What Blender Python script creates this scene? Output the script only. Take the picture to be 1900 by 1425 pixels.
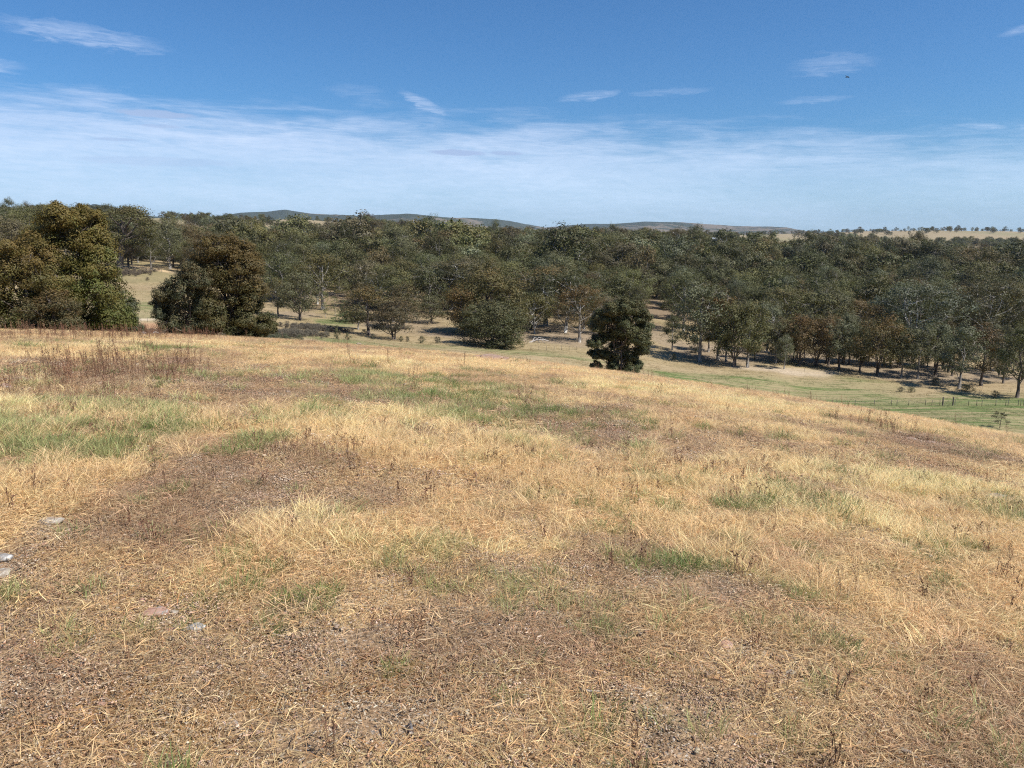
import bpy, math, random
import numpy as np
from math import radians, sin, cos, pi

# ------------------------------------------------------------------ camera, sky, sun
sc = bpy.context.scene
for o in list(bpy.data.objects):
    bpy.data.objects.remove(o)
COL = sc.collection
FPX = 1427.0                      # focal length in photo pixels (1900 wide)
EYE = 1.6
PITCH = math.atan(277.5 / FPX)
cam_d = bpy.data.cameras.new('camera'); cam = bpy.data.objects.new('camera', cam_d); COL.objects.link(cam)
cam.location = (0, 0, EYE); cam.rotation_euler = (pi / 2 - PITCH, 0, 0)
cam_d.sensor_width = 36.0; cam_d.lens = 36.0 * FPX / 1900.0
cam_d.clip_start = 0.05; cam_d.clip_end = 60000
sc.camera = cam

SUN_V = np.array([0.91, -0.42, 0.0]); SUN_V /= np.linalg.norm(SUN_V)
SUN_EL = radians(50)
sun_d = bpy.data.lights.new('sun', 'SUN'); sun = bpy.data.objects.new('sun', sun_d); COL.objects.link(sun)
sun_d.energy = 4.9; sun_d.angle = radians(0.5); sun_d.color = (1.0, 0.955, 0.88)
from mathutils import Vector
sv = Vector((SUN_V[0] * cos(SUN_EL), SUN_V[1] * cos(SUN_EL), sin(SUN_EL)))
sun.rotation_euler = sv.to_track_quat('Z', 'Y').to_euler()
sun.location = (30, -20, 60)

sc.view_settings.view_transform = 'Standard'; sc.view_settings.look = 'None'
sc.view_settings.gamma = 1.0; sc.view_settings.exposure = 0.48
sc.view_settings.use_curve_mapping = False
sc.render.engine = 'CYCLES'; sc.cycles.use_denoising = False; sc.cycles.filter_width = 1.15
sc.cycles.max_bounces = 6; sc.cycles.diffuse_bounces = 3; sc.cycles.sample_clamp_indirect = 6


class NT:
    """small node-tree writer"""
    def __init__(s, tree):
        s.t = tree; s.n = tree.nodes; s.l = tree.links
    def add(s, typ, ins=None, **kw):
        nd = s.n.new(typ)
        for k, v in kw.items(): setattr(nd, k, v)
        for k, v in (ins or {}).items(): s.set(nd.inputs[k], v)
        return nd
    def set(s, sock, v):
        if isinstance(v, bpy.types.NodeSocket): s.l.new(v, sock)
        else:
            if hasattr(sock, 'default_value'):
                if isinstance(v, (tuple, list)) and len(v) == 3 and sock.type == 'RGBA': v = (*v, 1)
                sock.default_value = v
    def math(s, op, a, b=0.0, c=0.0, clamp=False):
        nd = s.n.new('ShaderNodeMath'); nd.operation = op; nd.use_clamp = clamp
        for i, v in enumerate((a, b, c)): s.set(nd.inputs[i], v)
        return nd.outputs[0]
    def vmath(s, op, a, b=(0, 0, 0)):
        nd = s.n.new('ShaderNodeVectorMath'); nd.operation = op
        s.set(nd.inputs[0], a); s.set(nd.inputs[1], b)
        return nd.outputs[0]
    def mix(s, f, a, b, blend='MIX'):
        nd = s.n.new('ShaderNodeMix'); nd.data_type = 'RGBA'; nd.blend_type = blend; nd.clamp_factor = True
        s.set(nd.inputs[0], f); s.set(nd.inputs[6], a); s.set(nd.inputs[7], b)
        return nd.outputs[2]
    def ramp(s, v, lo, hi, a=0.0, b=1.0):
        nd = s.n.new('ShaderNodeMapRange'); nd.interpolation_type = 'SMOOTHSTEP'
        for i, x in enumerate((v, lo, hi, a, b)): s.set(nd.inputs[i], x)
        return nd.outputs[0]
    def noise(s, vec, scale, detail=4, rough=0.55, dist=0.0):
        nd = s.add('ShaderNodeTexNoise', {'Vector': vec, 'Scale': scale, 'Detail': detail, 'Roughness': rough, 'Distortion': dist})
        return nd.outputs[0]


world = bpy.data.worlds.new('World'); sc.world = world; world.use_nodes = True
def build_world():
    w = NT(world.node_tree); w.n.clear()
    sky = w.add('ShaderNodeTexSky'); sky.sky_type = 'NISHITA'; sky.sun_disc = False
    sky.sun_elevation = SUN_EL; sky.sun_rotation = math.atan2(SUN_V[0], SUN_V[1])
    sky.altitude = 300; sky.air_density = 1.0; sky.dust_density = 0.6; sky.ozone_density = 1.6
    tc = w.add('ShaderNodeTexCoord').outputs['Generated']
    sep = w.add('ShaderNodeSeparateXYZ', {0: tc})
    X, Y, Z = sep.outputs
    el = w.math('MULTIPLY', w.math('ARCSINE', Z), 57.2958)               # elevation in degrees
    az = w.math('MULTIPLY', w.math('ARCTAN2', X, Y), 57.2958)            # azimuth from +Y, to +X positive
    zz = w.math('MAXIMUM', w.math('ADD', Z, 0.03), 0.02)
    px = w.math('DIVIDE', X, zz); py = w.math('DIVIDE', Y, zz)
    plane = w.add('ShaderNodeCombineXYZ', {0: px, 1: py, 2: 0.0}).outputs[0]
    aev = w.add('ShaderNodeCombineXYZ', {0: w.math('MULTIPLY', az, 0.16), 1: w.math('MULTIPLY', w.math('ADD', el, w.math('MULTIPLY', az, 0.03)), 1.1), 2: 0.0}).outputs[0]
    n_s = w.noise(aev, 1.0, 6, 0.6, 0.4)         # long streaks
    n_b = w.noise(aev, 0.35, 3, 0.5)
    n_f = w.noise(w.vmath('MULTIPLY', aev, (3.0, 2.2, 1)), 1.4, 5, 0.65, 0.6)
    n_h = w.noise(w.vmath('MULTIPLY', aev, (2.0, 4.0, 1)), 1.1, 5, 0.6, 1.4)   # fine fibres
    # high thin veil low over the horizon, ragged upper edge
    edge = w.math('ADD', w.math('SUBTRACT', w.math('SUBTRACT', 7.15, w.math('MULTIPLY', az, 0.022)), w.math('MULTIPLY', el, 1.0)),
                  w.math('MULTIPLY', w.math('SUBTRACT', n_s, 0.5), 5.2))
    azp = w.math('MAXIMUM', az, 2.0)
    edge = w.math('SUBTRACT', edge, w.math('MULTIPLY', w.math('SUBTRACT', azp, 2.0), 0.035))
    veil = w.ramp(w.math('ADD', edge, w.math('MULTIPLY', w.math('SUBTRACT', n_h, 0.5), 1.6)), -1.7, 2.2)
    low = w.ramp(el, -0.5, 3.0, 0.88, 1.0)
    veil = w.math('MULTIPLY', w.math('MULTIPLY', veil, low), w.ramp(n_b, 0.2, 0.75, 0.62, 1.0))
    veil = w.math('MULTIPLY', veil, w.ramp(n_f, 0.2, 0.8, 0.82, 1.05))
    fade = w.ramp(w.math('ABSOLUTE', w.math('SUBTRACT', az, 30.0)), 2.0, 24.0, 0.72, 1.0)
    veil = w.math('MULTIPLY', w.math('MULTIPLY', w.math('MULTIPLY', veil, fade), w.ramp(n_h, 0.2, 0.8, 0.93, 1.03)), 0.87)
    veil = w.math('MULTIPLY', veil, w.ramp(w.math('ABSOLUTE', az), 48.0, 85.0, 1.0, 0.15))
    def wisp(a0, e0, wa, we, slope, amt, frac=2.0, solid=False):
        da = w.math('SUBTRACT', az, a0)
        de = w.math('SUBTRACT', w.math('SUBTRACT', el, e0), w.math('MULTIPLY', da, slope))
        de = w.math('ADD', de, w.math('MULTIPLY', w.math('SUBTRACT', n_f, 0.5), we * frac))
        r = w.math('ADD', w.math('POWER', w.math('ABSOLUTE', w.math('DIVIDE', da, wa)), 2.0), w.math('POWER', w.math('ABSOLUTE', w.math('DIVIDE', de, we)), 2.0))
        if solid: return w.math('MULTIPLY', w.ramp(r, 1.0, 0.35), amt)
        return w.math('MULTIPLY', w.math('MULTIPLY', w.ramp(r, 1.0, 0.0), amt), w.math('MULTIPLY', w.ramp(n_f, 0.25, 0.62, 0.35, 1.0), w.ramp(n_h, 0.2, 0.8, 0.25, 1.1)))
    cov = veil
    for a in ((-27.5, 11.9, 5.5, 0.75, -0.07, 0.42), (-34, 9.7, 3.6, 0.62, 0.03, 0.5), (-6.2, 8.95, 2.0, 0.5, -0.42, 0.48),
              (5.5, 9.5, 2.6, 0.35, 0.10, 0.33), (11, 9.6, 3.4, 0.28, 0.02, 0.2), (21.5, 10.8, 3.2, 0.8, 0.02, 0.22), (33.5, 12.0, 3.3, 0.42, 0.16, 0.5), (35, 6.2, 3.6, 0.6, -0.05, 0.6),
              (20.5, 8.7, 2.8, 0.28, 0.02, 0.2), (30.3, 6.5, 1.8, 0.28, -0.1, 0.4), (-11, 9.7, 2.6, 0.5, 0.0, 0.12)):
        cov = w.math('MAXIMUM', cov, wisp(*a))
    cloud_c = w.mix(w.ramp(el, 0, 9), (0.51, 0.66, 0.84), (0.56, 0.64, 0.81))
    clear = w.vmath('MULTIPLY', sky.outputs[0], (0.031, 0.056, 0.085))
    hs = w.add('ShaderNodeHueSaturation', {'Hue': 0.497, 'Saturation': 1.0, 'Value': 1.0, 'Fac': 1.0, 'Color': clear}).outputs[0]
    colr = w.mix(cov, hs, cloud_c)
    grey = None
    for a in ((-23.8, 7.65, 2.8, 0.28, -0.02, 0.85), (-23.6, 6.9, 1.4, 0.13, 0.0, 0.5), (-26.3, 5.95, 1.5, 0.12, 0.0, 0.5), (-3.9, 5.72, 2.3, 0.25, -0.02, 0.9), (-0.4, 5.68, 1.4, 0.16, -0.03, 0.75),
              (-24, 4.7, 5.5, 0.35, 0.0, 0.25)):
        g = wisp(*a, frac=1.2, solid=True); grey = g if grey is None else w.math('MAXIMUM', grey, g)
    colr = w.mix(grey, colr, (0.30, 0.40, 0.60))
    bg = w.add('ShaderNodeBackground', {'Color': colr, 'Strength': 1.0})
    out = w.add('ShaderNodeOutputWorld'); w.l.new(bg.outputs[0], out.inputs[0])
build_world()

# ------------------------------------------------------------------ projection helpers (photo pixel -> direction)
def ray(u, v):
    a = (u - 950.0) / FPX; b = (712.5 - v) / FPX
    dy = cos(PITCH) + b * sin(PITCH); dz = -sin(PITCH) + b * cos(PITCH)
    return a / dy, dz / dy                         # x per metre of depth, z per metre of depth
def zat(u, v, Y): return EYE + ray(u, v)[1] * Y

# ------------------------------------------------------------------ numpy noise
def _hash(ix, iy, seed):
    h = (ix.astype(np.int64) * 374761393 + iy.astype(np.int64) * 668265263 + seed * 1442695041) & 0xffffffff
    h = ((h ^ (h >> 13)) * 1274126177) & 0xffffffff
    return ((h ^ (h >> 16)) & 0xffff) / 65535.0
def vnoise(x, y, seed=0):
    ix = np.floor(x); iy = np.floor(y); fx = x - ix; fy = y - iy
    fx = fx * fx * (3 - 2 * fx); fy = fy * fy * (3 - 2 * fy)
    a = _hash(ix, iy, seed); b = _hash(ix + 1, iy, seed); c = _hash(ix, iy + 1, seed); d = _hash(ix + 1, iy + 1, seed)
    return (a * (1 - fx) + b * fx) * (1 - fy) + (c * (1 - fx) + d * fx) * fy
def fbm(x, y, seed=0, oct=4):
    s = 0; a = 1.0; t = 0
    for i in range(oct):
        s = s + a * vnoise(x * 2 ** i, y * 2 ** i, seed + i * 17); t += a; a *= 0.5
    return s / t
def sstep(a, b, x):
    t = np.clip((x - a) / (b - a), 0, 1); return t * t * (3 - 2 * t)

# ------------------------------------------------------------------ terrain
S = 1.2
_cp = [(u, Y * S, zat(u, v, Y * S)) for (u, v, Y) in (
    (1855, 795, 100), (1900, 752, 121), (1700, 752, 121), (1500, 748, 123), (1880, 740, 130), (1450, 690, 145), (1260, 668, 150), (1400, 700, 138),
    (700, 625, 150), (920, 640, 150), (550, 592, 170), (280, 597, 150), (230, 499, 235), (290, 505, 230), (260, 545, 190), (1210, 560, 260), (1700, 640, 190), (1900, 650, 190),
    (1050, 665, 130), (700, 640, 122), (560, 625, 118), (860, 652, 126), (0, 580, 150), (100, 510, 220), (600, 560, 210), (800, 590, 190), (1000, 590, 200), (1300, 610, 200), (1500, 620, 210))]
_cp += [(u, 60, z) for u, z in ((0, -17), (500, -19), (950, -23), (1400, -29), (1900, -32))]
_cp += [(u, Y, z) for u, Y, z in (
    (0, 420, 1), (300, 420, -8), (500, 420, -16), (950, 420, -22), (1400, 420, -28), (1900, 420, -34),
    (0, 800, 14), (150, 800, 8), (300, 800, -7), (500, 850, -9), (600, 900, -11), (720, 900, -7), (950, 900, -11), (1200, 900, -10), (1300, 900, -15), (1400, 900, -26), (1500, 900, -19), (1700, 900, -30), (1900, 900, -32),
    (310, 1050, 24), (200, 1200, 20), (550, 1300, 29), (640, 1300, 21), (460, 1300, 22), (750, 1300, 5), (1420, 1500, -4), (0, 1500, 12), (950, 1500, -15), (1400, 1500, -14), (1650, 1600, -18), (1900, 1600, -20), (1380, 1900, -4),
    (300, 2500, 0), (950, 2500, -15), (1500, 2500, -6), (1700, 1900, -18), (1900, 1900, -19), (1700, 2600, 15), (1800, 2500, 11), (1900, 2600, 9), (0, 4000, -10), (950, 4000, -20), (1900, 4000, -15), (1620, 3200, 16),
    (0, 9000, -20), (950, 9000, -20), (1900, 9000, -20))]
_P = np.array([[math.atan(ray(u, 500)[0]) * 2.2, math.log(Y), z] for u, Y, z in _cp])
def _phi(d): return d
_D = np.sqrt((_P[:, None, 0] - _P[None, :, 0]) ** 2 + (_P[:, None, 1] - _P[None, :, 1]) ** 2)
_n = len(_P)
_A = np.zeros((_n + 3, _n + 3)); _A[:_n, :_n] = _phi(_D); _A[:_n, _n] = 1; _A[:_n, _n + 1:] = _P[:, :2]; _A[_n:, :_n] = _A[:_n, _n:].T
_A[:_n, :_n] -= np.eye(_n) * 0.02
_W = np.linalg.solve(_A, np.concatenate([_P[:, 2], [0, 0, 0]]))
def valley(x, y):
    th = np.arctan2(x, np.maximum(y, 1e-3)); th = np.clip(th, -0.62, 0.62) * 2.2
    th = np.where(y < 0, np.sign(x) * 0.62 * 2.2, th)
    r = np.log(np.clip(np.maximum(y, np.hypot(x, y) * 0.78), 55, 9000))
    shp = th.shape; th = th.ravel(); r = r.ravel(); out = np.zeros_like(th)
    for s in range(0, len(th), 60000):
        a = th[s:s + 60000]; b = r[s:s + 60000]
        d = np.sqrt((a[:, None] - _P[None, :, 0]) ** 2 + (b[:, None] - _P[None, :, 1]) ** 2)
        out[s:s + 60000] = d @ _W[:_n] + _W[_n] + a * _W[_n + 1] + b * _W[_n + 2]
    return out.reshape(shp)
def hill(x, y):
    yy = np.where(y > -20, y, -20 + (y + 20) * 0.2); xx = np.clip(x, -160, 160)
    return -(0.08 * yy + 0.09 * xx + 0.00108 * yy ** 2 + 0.00058 * xx * yy + 0.00228 * xx ** 2)
def H(x, y):
    x = np.asarray(x, float); y = np.asarray(y, float)
    a = hill(x, y); b = valley(x, y); r = np.hypot(x, y)
    k = 4.0; h = np.maximum(k - np.abs(a - b), 0) / k
    z = np.maximum(a, b) + h * h * k / 4
    z = z + (fbm(x * 0.55, y * 0.55, 3, 3) - 0.5) * 0.13 * sstep(0.5, 6, r)
    z = z + (fbm(x * 3.1, y * 3.1, 9, 3) - 0.5) * 0.045 * (1 - sstep(25, 60, r))
    z = z + (fbm(x / 22, y / 22, 21, 3) - 0.5) * 0.7 * sstep(40, 120, r)
    z = z + (fbm(x / 240, y / 240, 31, 3) - 0.5) * 9 * sstep(500, 1500, r)
    z = z - fbm(np.zeros(1), np.zeros(1), 9, 3)[0] * 0
    return z
def H1(x, y): return float(H(np.array([x]), np.array([y]))[0])
_Ys = np.exp(np.linspace(math.log(1.2), math.log(6000), 2400))
def hit(u, v):
    mx, mz = ray(u, v)
    g = H(mx * _Ys, _Ys); z = EYE + mz * _Ys
    i = int(np.argmax(g > z))
    if i == 0: i = len(_Ys) - 1
    y = float(_Ys[i]); return mx * y, y, float(g[i])
_YF = np.exp(np.linspace(math.log(88), math.log(6000), 1800))
def fhit(u, v):
    mx, mz = ray(u, v); g = H(mx * _YF, _YF); z = EYE + mz * _YF; up = g > z
    i = int(np.argmax(up))
    if i == 0 and up[0]:
        j = int(np.argmax(~up)); i = j + int(np.argmax(up[j:])) if (~up).any() else 0
        if i == j: i = int(np.argmin(np.abs(_YF - 115)))
    y = float(_YF[i]); return mx * y, y, float(g[i])
def at(u, Y, v=560): 
    x = ray(u, v)[0] * Y; return x, Y, H1(x, Y)

# ------------------------------------------------------------------ ground cover zones (all measured in metres on the hill)
def box_patch(u0, v0, u1, v1, w):
    uc = (u0 + u1) / 2
    x, ya, _ = hit(uc, v1); _, yb, _ = hit(uc, v0)
    yb = min(yb, ya * 2.2 + 4)
    yc = (ya + yb) / 2
    return (ray(uc, (v0 + v1) / 2)[0] * yc, yc, max((u1 - u0) / 2 / FPX * yc, 0.05), max((yb - ya) / 2, 0.05), w)
GREEN = [box_patch(*p) for p in (
    (-60, 735, 290, 925, 1.0), (-20, 740, 80, 800, 1), (190, 745, 280, 800, .8), (430, 805, 530, 850, .75), (570, 745, 660, 790, .7), (690, 715, 1050, 790, .42), (700, 705, 860, 740, .4), (0, 800, 240, 880, .8),
    (820, 740, 960, 780, .5), (540, 1090, 650, 1200, .8), (370, 632, 480, 662, .7), (470, 1045, 530, 1090, .8), (325, 1325, 400, 1375, 1.1), (1075, 1360, 1145, 1402, 1.2),
    (240, 905, 330, 950, .3), (40, 1075, 110, 1120, .7), (1730, 1320, 1790, 1350, .9), (1480, 1375, 1520, 1400, .9), (700, 1215, 740, 1245, .9), (880, 1120, 950, 1150, .6), (1560, 880, 1600, 912, .9),
    (940, 1070, 980, 1090, .7), (1150, 1080, 1190, 1105, .7), (1280, 790, 1330, 800, .6), (1870, 1270, 1900, 1300, .9), (1760, 1000, 1850, 1060, .4), (640, 690, 720, 720, .5), (10, 1300, 60, 1330, .6))]
BARE = [box_patch(*p) for p in (
    (240, 850, 720, 985, .7), (930, 765, 1170, 825, .75), (-60, 930, 330, 1260, .85), (200, 1180, 1300, 1500, .9), (-100, 1240, 2000, 1500, .9), (1030, 985, 1260, 1100, .6), (650, 1020, 1000, 1150, .5),
    (1560, 785, 1760, 835, .8), (1500, 840, 1950, 1000, .45), (1300, 1060, 1560, 1250, .7), (560, 728, 900, 762, .45), (1700, 900, 1950, 1000, .45), (700, 1100, 1300, 1260, .85), (60, 660, 330, 700, .4), (1250, 800, 1500, 850, .3))]
STRAW = [box_patch(*p) for p in (
    (560, 760, 1010, 860, 1), (320, 775, 560, 830, .8), (1000, 895, 1320, 965, 1), (1180, 760, 1560, 880, .8), (380, 960, 640, 1100, .8), (600, 1000, 760, 1180, .7), (1280, 985, 1520, 1090, .7), (1480, 870, 1850, 930, .8),
    (700, 650, 1100, 700, 1), (1100, 700, 1400, 745, 1), (1400, 750, 1950, 815, .9), (0, 640, 250, 680, .8), (500, 650, 700, 700, .8), (1300, 1120, 1500, 1160, .5), (1500, 1060, 1700, 1200, .5), (860, 960, 1000, 1040, .6), (1550, 950, 1950, 1010, .5))]
WEED = [box_patch(*p) for p in ((30, 690, 170, 750, .9), (190, 685, 330, 752, 1.2), (90, 665, 330, 700, .5), (250, 905, 350, 960, .5), (1820, 1010, 1870, 1060, .9), (560, 835, 720, 870, .7), (0, 700, 330, 760, .5), (1590, 790, 1700, 825, .6), (100, 620, 330, 650, .5), (1230, 860, 1300, 900, .5))]
def acc(patches, x, y):
    wx = x + (fbm(x * 0.9, y * 0.6, 41, 3) - 0.5) * 0.25 * np.sqrt(np.abs(y) + 1); wy = y + (fbm(x * 0.9, y * 0.6, 47, 3) - 0.5) * 0.35 * np.sqrt(np.abs(y) + 1)
    s = np.zeros_like(x)
    for (cx, cy, rx, ry, w) in patches:
        d = ((wx - cx) / rx) ** 2 + ((wy - cy) / ry) ** 2
        s = np.maximum(s, w * sstep(1.7, 0.45, d))
    return s
def zones(x, y):
    g = acc(GREEN, x, y); b = acc(BARE, x, y); s = acc(STRAW, x, y); wd = acc(WEED, x, y)
    big = fbm(x * 0.22, y * 0.16, 61, 4); med = fbm(x * 0.8, y * 0.6, 71, 3); fine = fbm(x * 3, y * 3, 77, 2)
    st = 0.50 + 1.2 * (big - 0.5) * 2 + 0.9 * (med - 0.5) + 0.6 * s - 0.95 * b
    st = np.where(np.hypot(x, y) < 4.6, np.minimum(st, 0.30 + 0.5 * s + 0.6 * (med - .5)), st)
    g = g + 0.30 * sstep(0.58, 0.76, med) * sstep(0.3, 0.6, fine) + 0.14 * sstep(.55, .8, fine) + np.where(y < 9, 0.6, 0.2) * sstep(.66, .76, fbm(x * 1.9 + 40, y * 1.5, 81, 2))
    return np.clip(st, 0.02, 1), np.clip(g, 0, 1.2), np.clip(b, 0, 1), np.clip(wd, 0, 1)

# ------------------------------------------------------------------ mesh helpers
def mesh_np(name, V, F, attrs=None, smooth=False, uvattr=None):
    me = bpy.data.meshes.new(name)
    V = np.asarray(V, np.float32); F = np.asarray(F, np.int32); k = F.shape[1]
    me.vertices.add(len(V)); me.vertices.foreach_set('co', V.ravel())
    me.loops.add(F.size); me.loops.foreach_set('vertex_index', F.ravel())
    me.polygons.add(len(F)); me.polygons.foreach_set('loop_start', np.arange(0, F.size, k, dtype=np.int32)); me.polygons.foreach_set('loop_total', np.full(len(F), k, np.int32))
    if smooth: me.polygons.foreach_set('use_smooth', np.ones(len(F), bool))
    me.update(calc_edges=True); me.validate()
    for an, arr in (attrs or {}).items():
        a = me.attributes.new(an, 'FLOAT_COLOR', 'POINT')
        arr = np.asarray(arr, np.float32)
        if arr.shape[1] == 3: arr = np.concatenate([arr, np.ones((len(arr), 1), np.float32)], 1)
        a.data.foreach_set('color', arr.ravel())
    return me
def new_obj(name, me, mat=None, parent=None, link=True):
    o = bpy.data.objects.new(name, me)
    if mat: me.materials.append(mat) if not me.materials else None
    if link: COL.objects.link(o)
    if parent: o.parent = parent
    return o
def tag(o, label=None, cat=None, group=None, kind=None):
    if label: o['label'] = label
    if cat: o['category'] = cat
    if group: o['group'] = group
    if kind: o['kind'] = kind
    return o
def tube(pts, rad, sides=6, cap=True):
    """tube along points; returns V, F (quads)"""
    pts = np.asarray(pts, float); n = len(pts); V = []; t = np.gradient(pts, axis=0)
    t /= np.linalg.norm(t, axis=1)[:, None] + 1e-9
    ref = np.array([0.31, 0.2, 0.93]) if abs(t[0][2]) < 0.8 else np.array([1.0, 0.1, 0])
    a = np.cross(t, ref); a /= np.linalg.norm(a, axis=1)[:, None] + 1e-9; b = np.cross(t, a)
    ang = np.arange(sides) * 2 * pi / sides
    V = (pts[:, None] + np.asarray(rad)[:, None, None] * (np.cos(ang)[None, :, None] * a[:, None] + np.sin(ang)[None, :, None] * b[:, None])).reshape(-1, 3)
    F = []
    for i in range(n - 1):
        for j in range(sides):
            k = (j + 1) % sides; F.append((i * sides + j, i * sides + k, (i + 1) * sides + k, (i + 1) * sides + j))
    F = np.array(F)
    if cap:
        V = np.vstack([V, pts[-1:], pts[:1]]); c = n * sides; L = (n - 1) * sides; E = []
        for j in range(0, sides, 2):
            E.append((L + j, L + (j + 1) % sides, L + (j + 2) % sides, c)); E.append((j, (j + 1) % sides, (j + 2) % sides, c + 1))
        F = np.vstack([F, E])
    return V, F
def join(parts):
    V = []; F = []; n = 0
    for v, f in parts: V.append(v); F.append(np.asarray(f) + n); n += len(v)
    return np.vstack(V), np.vstack(F)

# ------------------------------------------------------------------ materials
def mat_new(name):
    m = bpy.data.materials.new(name); m.use_nodes = True; nt = NT(m.node_tree); nt.n.clear(); return m, nt
def finish(nt, surf):
    o = nt.add('ShaderNodeOutputMaterial'); nt.l.new(surf, o.inputs[0])

def leaf_material(name, instanced=False):
    m, n = mat_new(name)
    if instanced:
        at_ = n.add('ShaderNodeAttribute', attribute_type='INSTANCER', attribute_name='tcol')
        base = at_.outputs['Color']; alpha = at_.outputs['Alpha']
    else:
        oi = n.add('ShaderNodeObjectInfo'); base = oi.outputs['Color']; alpha = oi.outputs['Alpha']
    t = n.add('ShaderNodeAttribute', attribute_name='tint'); s = n.add('ShaderNodeSeparateColor', {0: t.outputs['Color']})
    c = n.mix(n.math('MULTIPLY', s.outputs[0], alpha, clamp=True), base, (0.20, 0.092, 0.024))
    gain = n.math('MULTIPLY_ADD', s.outputs[1], 0.9, 0.55)
    c = n.mix(1.0, c, n.add('ShaderNodeCombineColor', {0: gain, 1: gain, 2: gain}).outputs[0], 'MULTIPLY')
    pb = n.add('ShaderNodeBsdfPrincipled', {'Base Color': c, 'Roughness': 0.6, 'Specular IOR Level': 0.25})
    tr = n.add('ShaderNodeBsdfTranslucent', {'Color': n.mix(1.0, c, (1.1, 1.15, 0.55), 'MULTIPLY')})
    mx = n.add('ShaderNodeMixShader', {0: 0.18, 1: pb.outputs[0], 2: tr.outputs[0]})
    finish(n, mx.outputs[0]); return m
def blade_material(name, rough=0.6, trans=0.3):
    m, n = mat_new(name)
    at_ = n.add('ShaderNodeAttribute', attribute_type='INSTANCER', attribute_name='tcol')
    t = n.add('ShaderNodeAttribute', attribute_name='tint'); s = n.add('ShaderNodeSeparateColor', {0: t.outputs['Color']})
    gain = n.math('MULTIPLY_ADD', s.outputs[1], 0.95, 0.5)
    c = n.mix(1.0, at_.outputs['Color'], n.add('ShaderNodeCombineColor', {0: gain, 1: gain, 2: gain}).outputs[0], 'MULTIPLY')
    c = n.mix(s.outputs[0], c, n.mix(1.0, c, (0.75, 0.52, 0.40), 'MULTIPLY'))
    pb = n.add('ShaderNodeBsdfPrincipled', {'Base Color': c, 'Roughness': rough, 'Specular IOR Level': 0.3})
    tr = n.add('ShaderNodeBsdfTranslucent', {'Color': c})
    mx = n.add('ShaderNodeMixShader', {0: trans, 1: pb.outputs[0], 2: tr.outputs[0]})
    finish(n, mx.outputs[0]); return m
def bark_material(name, c1, c2, scale=3.0):
    m, n = mat_new(name)
    tc = n.add('ShaderNodeTexCoord').outputs['Object']
    st = n.vmath('MULTIPLY', tc, (1, 1, 0.22))
    f = n.noise(st, scale, 5, 0.65, 0.4); f2 = n.noise(tc, scale * 0.35, 3)
    c = n.mix(n.ramp(n.math('ADD', f, n.math('MULTIPLY', f2, 0.6)), 0.6, 1.0), c1, c2)
    bmp = n.add('ShaderNodeBump', {'Strength': 0.6, 'Distance': 0.03, 'Height': f})
    pb = n.add('ShaderNodeBsdfPrincipled', {'Base Color': c, 'Roughness': 0.85, 'Specular IOR Level': 0.2, 'Normal': bmp.outputs[0]})
    finish(n, pb.outputs[0]); return m
def rock_material(name, c1, c2, c3, scale=9.0):
    m, n = mat_new(name)
    tc = n.add('ShaderNodeTexCoord').outputs['Object']
    f = n.noise(tc, scale, 6, 0.65, 0.5); g = n.noise(tc, scale * 3.2, 4, 0.6)
    c = n.mix(n.ramp(f, 0.38, 0.62), c1, c2); c = n.mix(n.ramp(g, 0.56, 0.68), c, c3)
    bmp = n.add('ShaderNodeBump', {'Strength': 0.7, 'Distance': 0.01, 'Height': n.math('ADD', f, n.math('MULTIPLY', g, 0.4))})
    pb = n.add('ShaderNodeBsdfPrincipled', {'Base Color': c, 'Roughness': 0.85, 'Specular IOR Level': 0.25, 'Normal': bmp.outputs[0]})
    finish(n, pb.outputs[0]); return m
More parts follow.
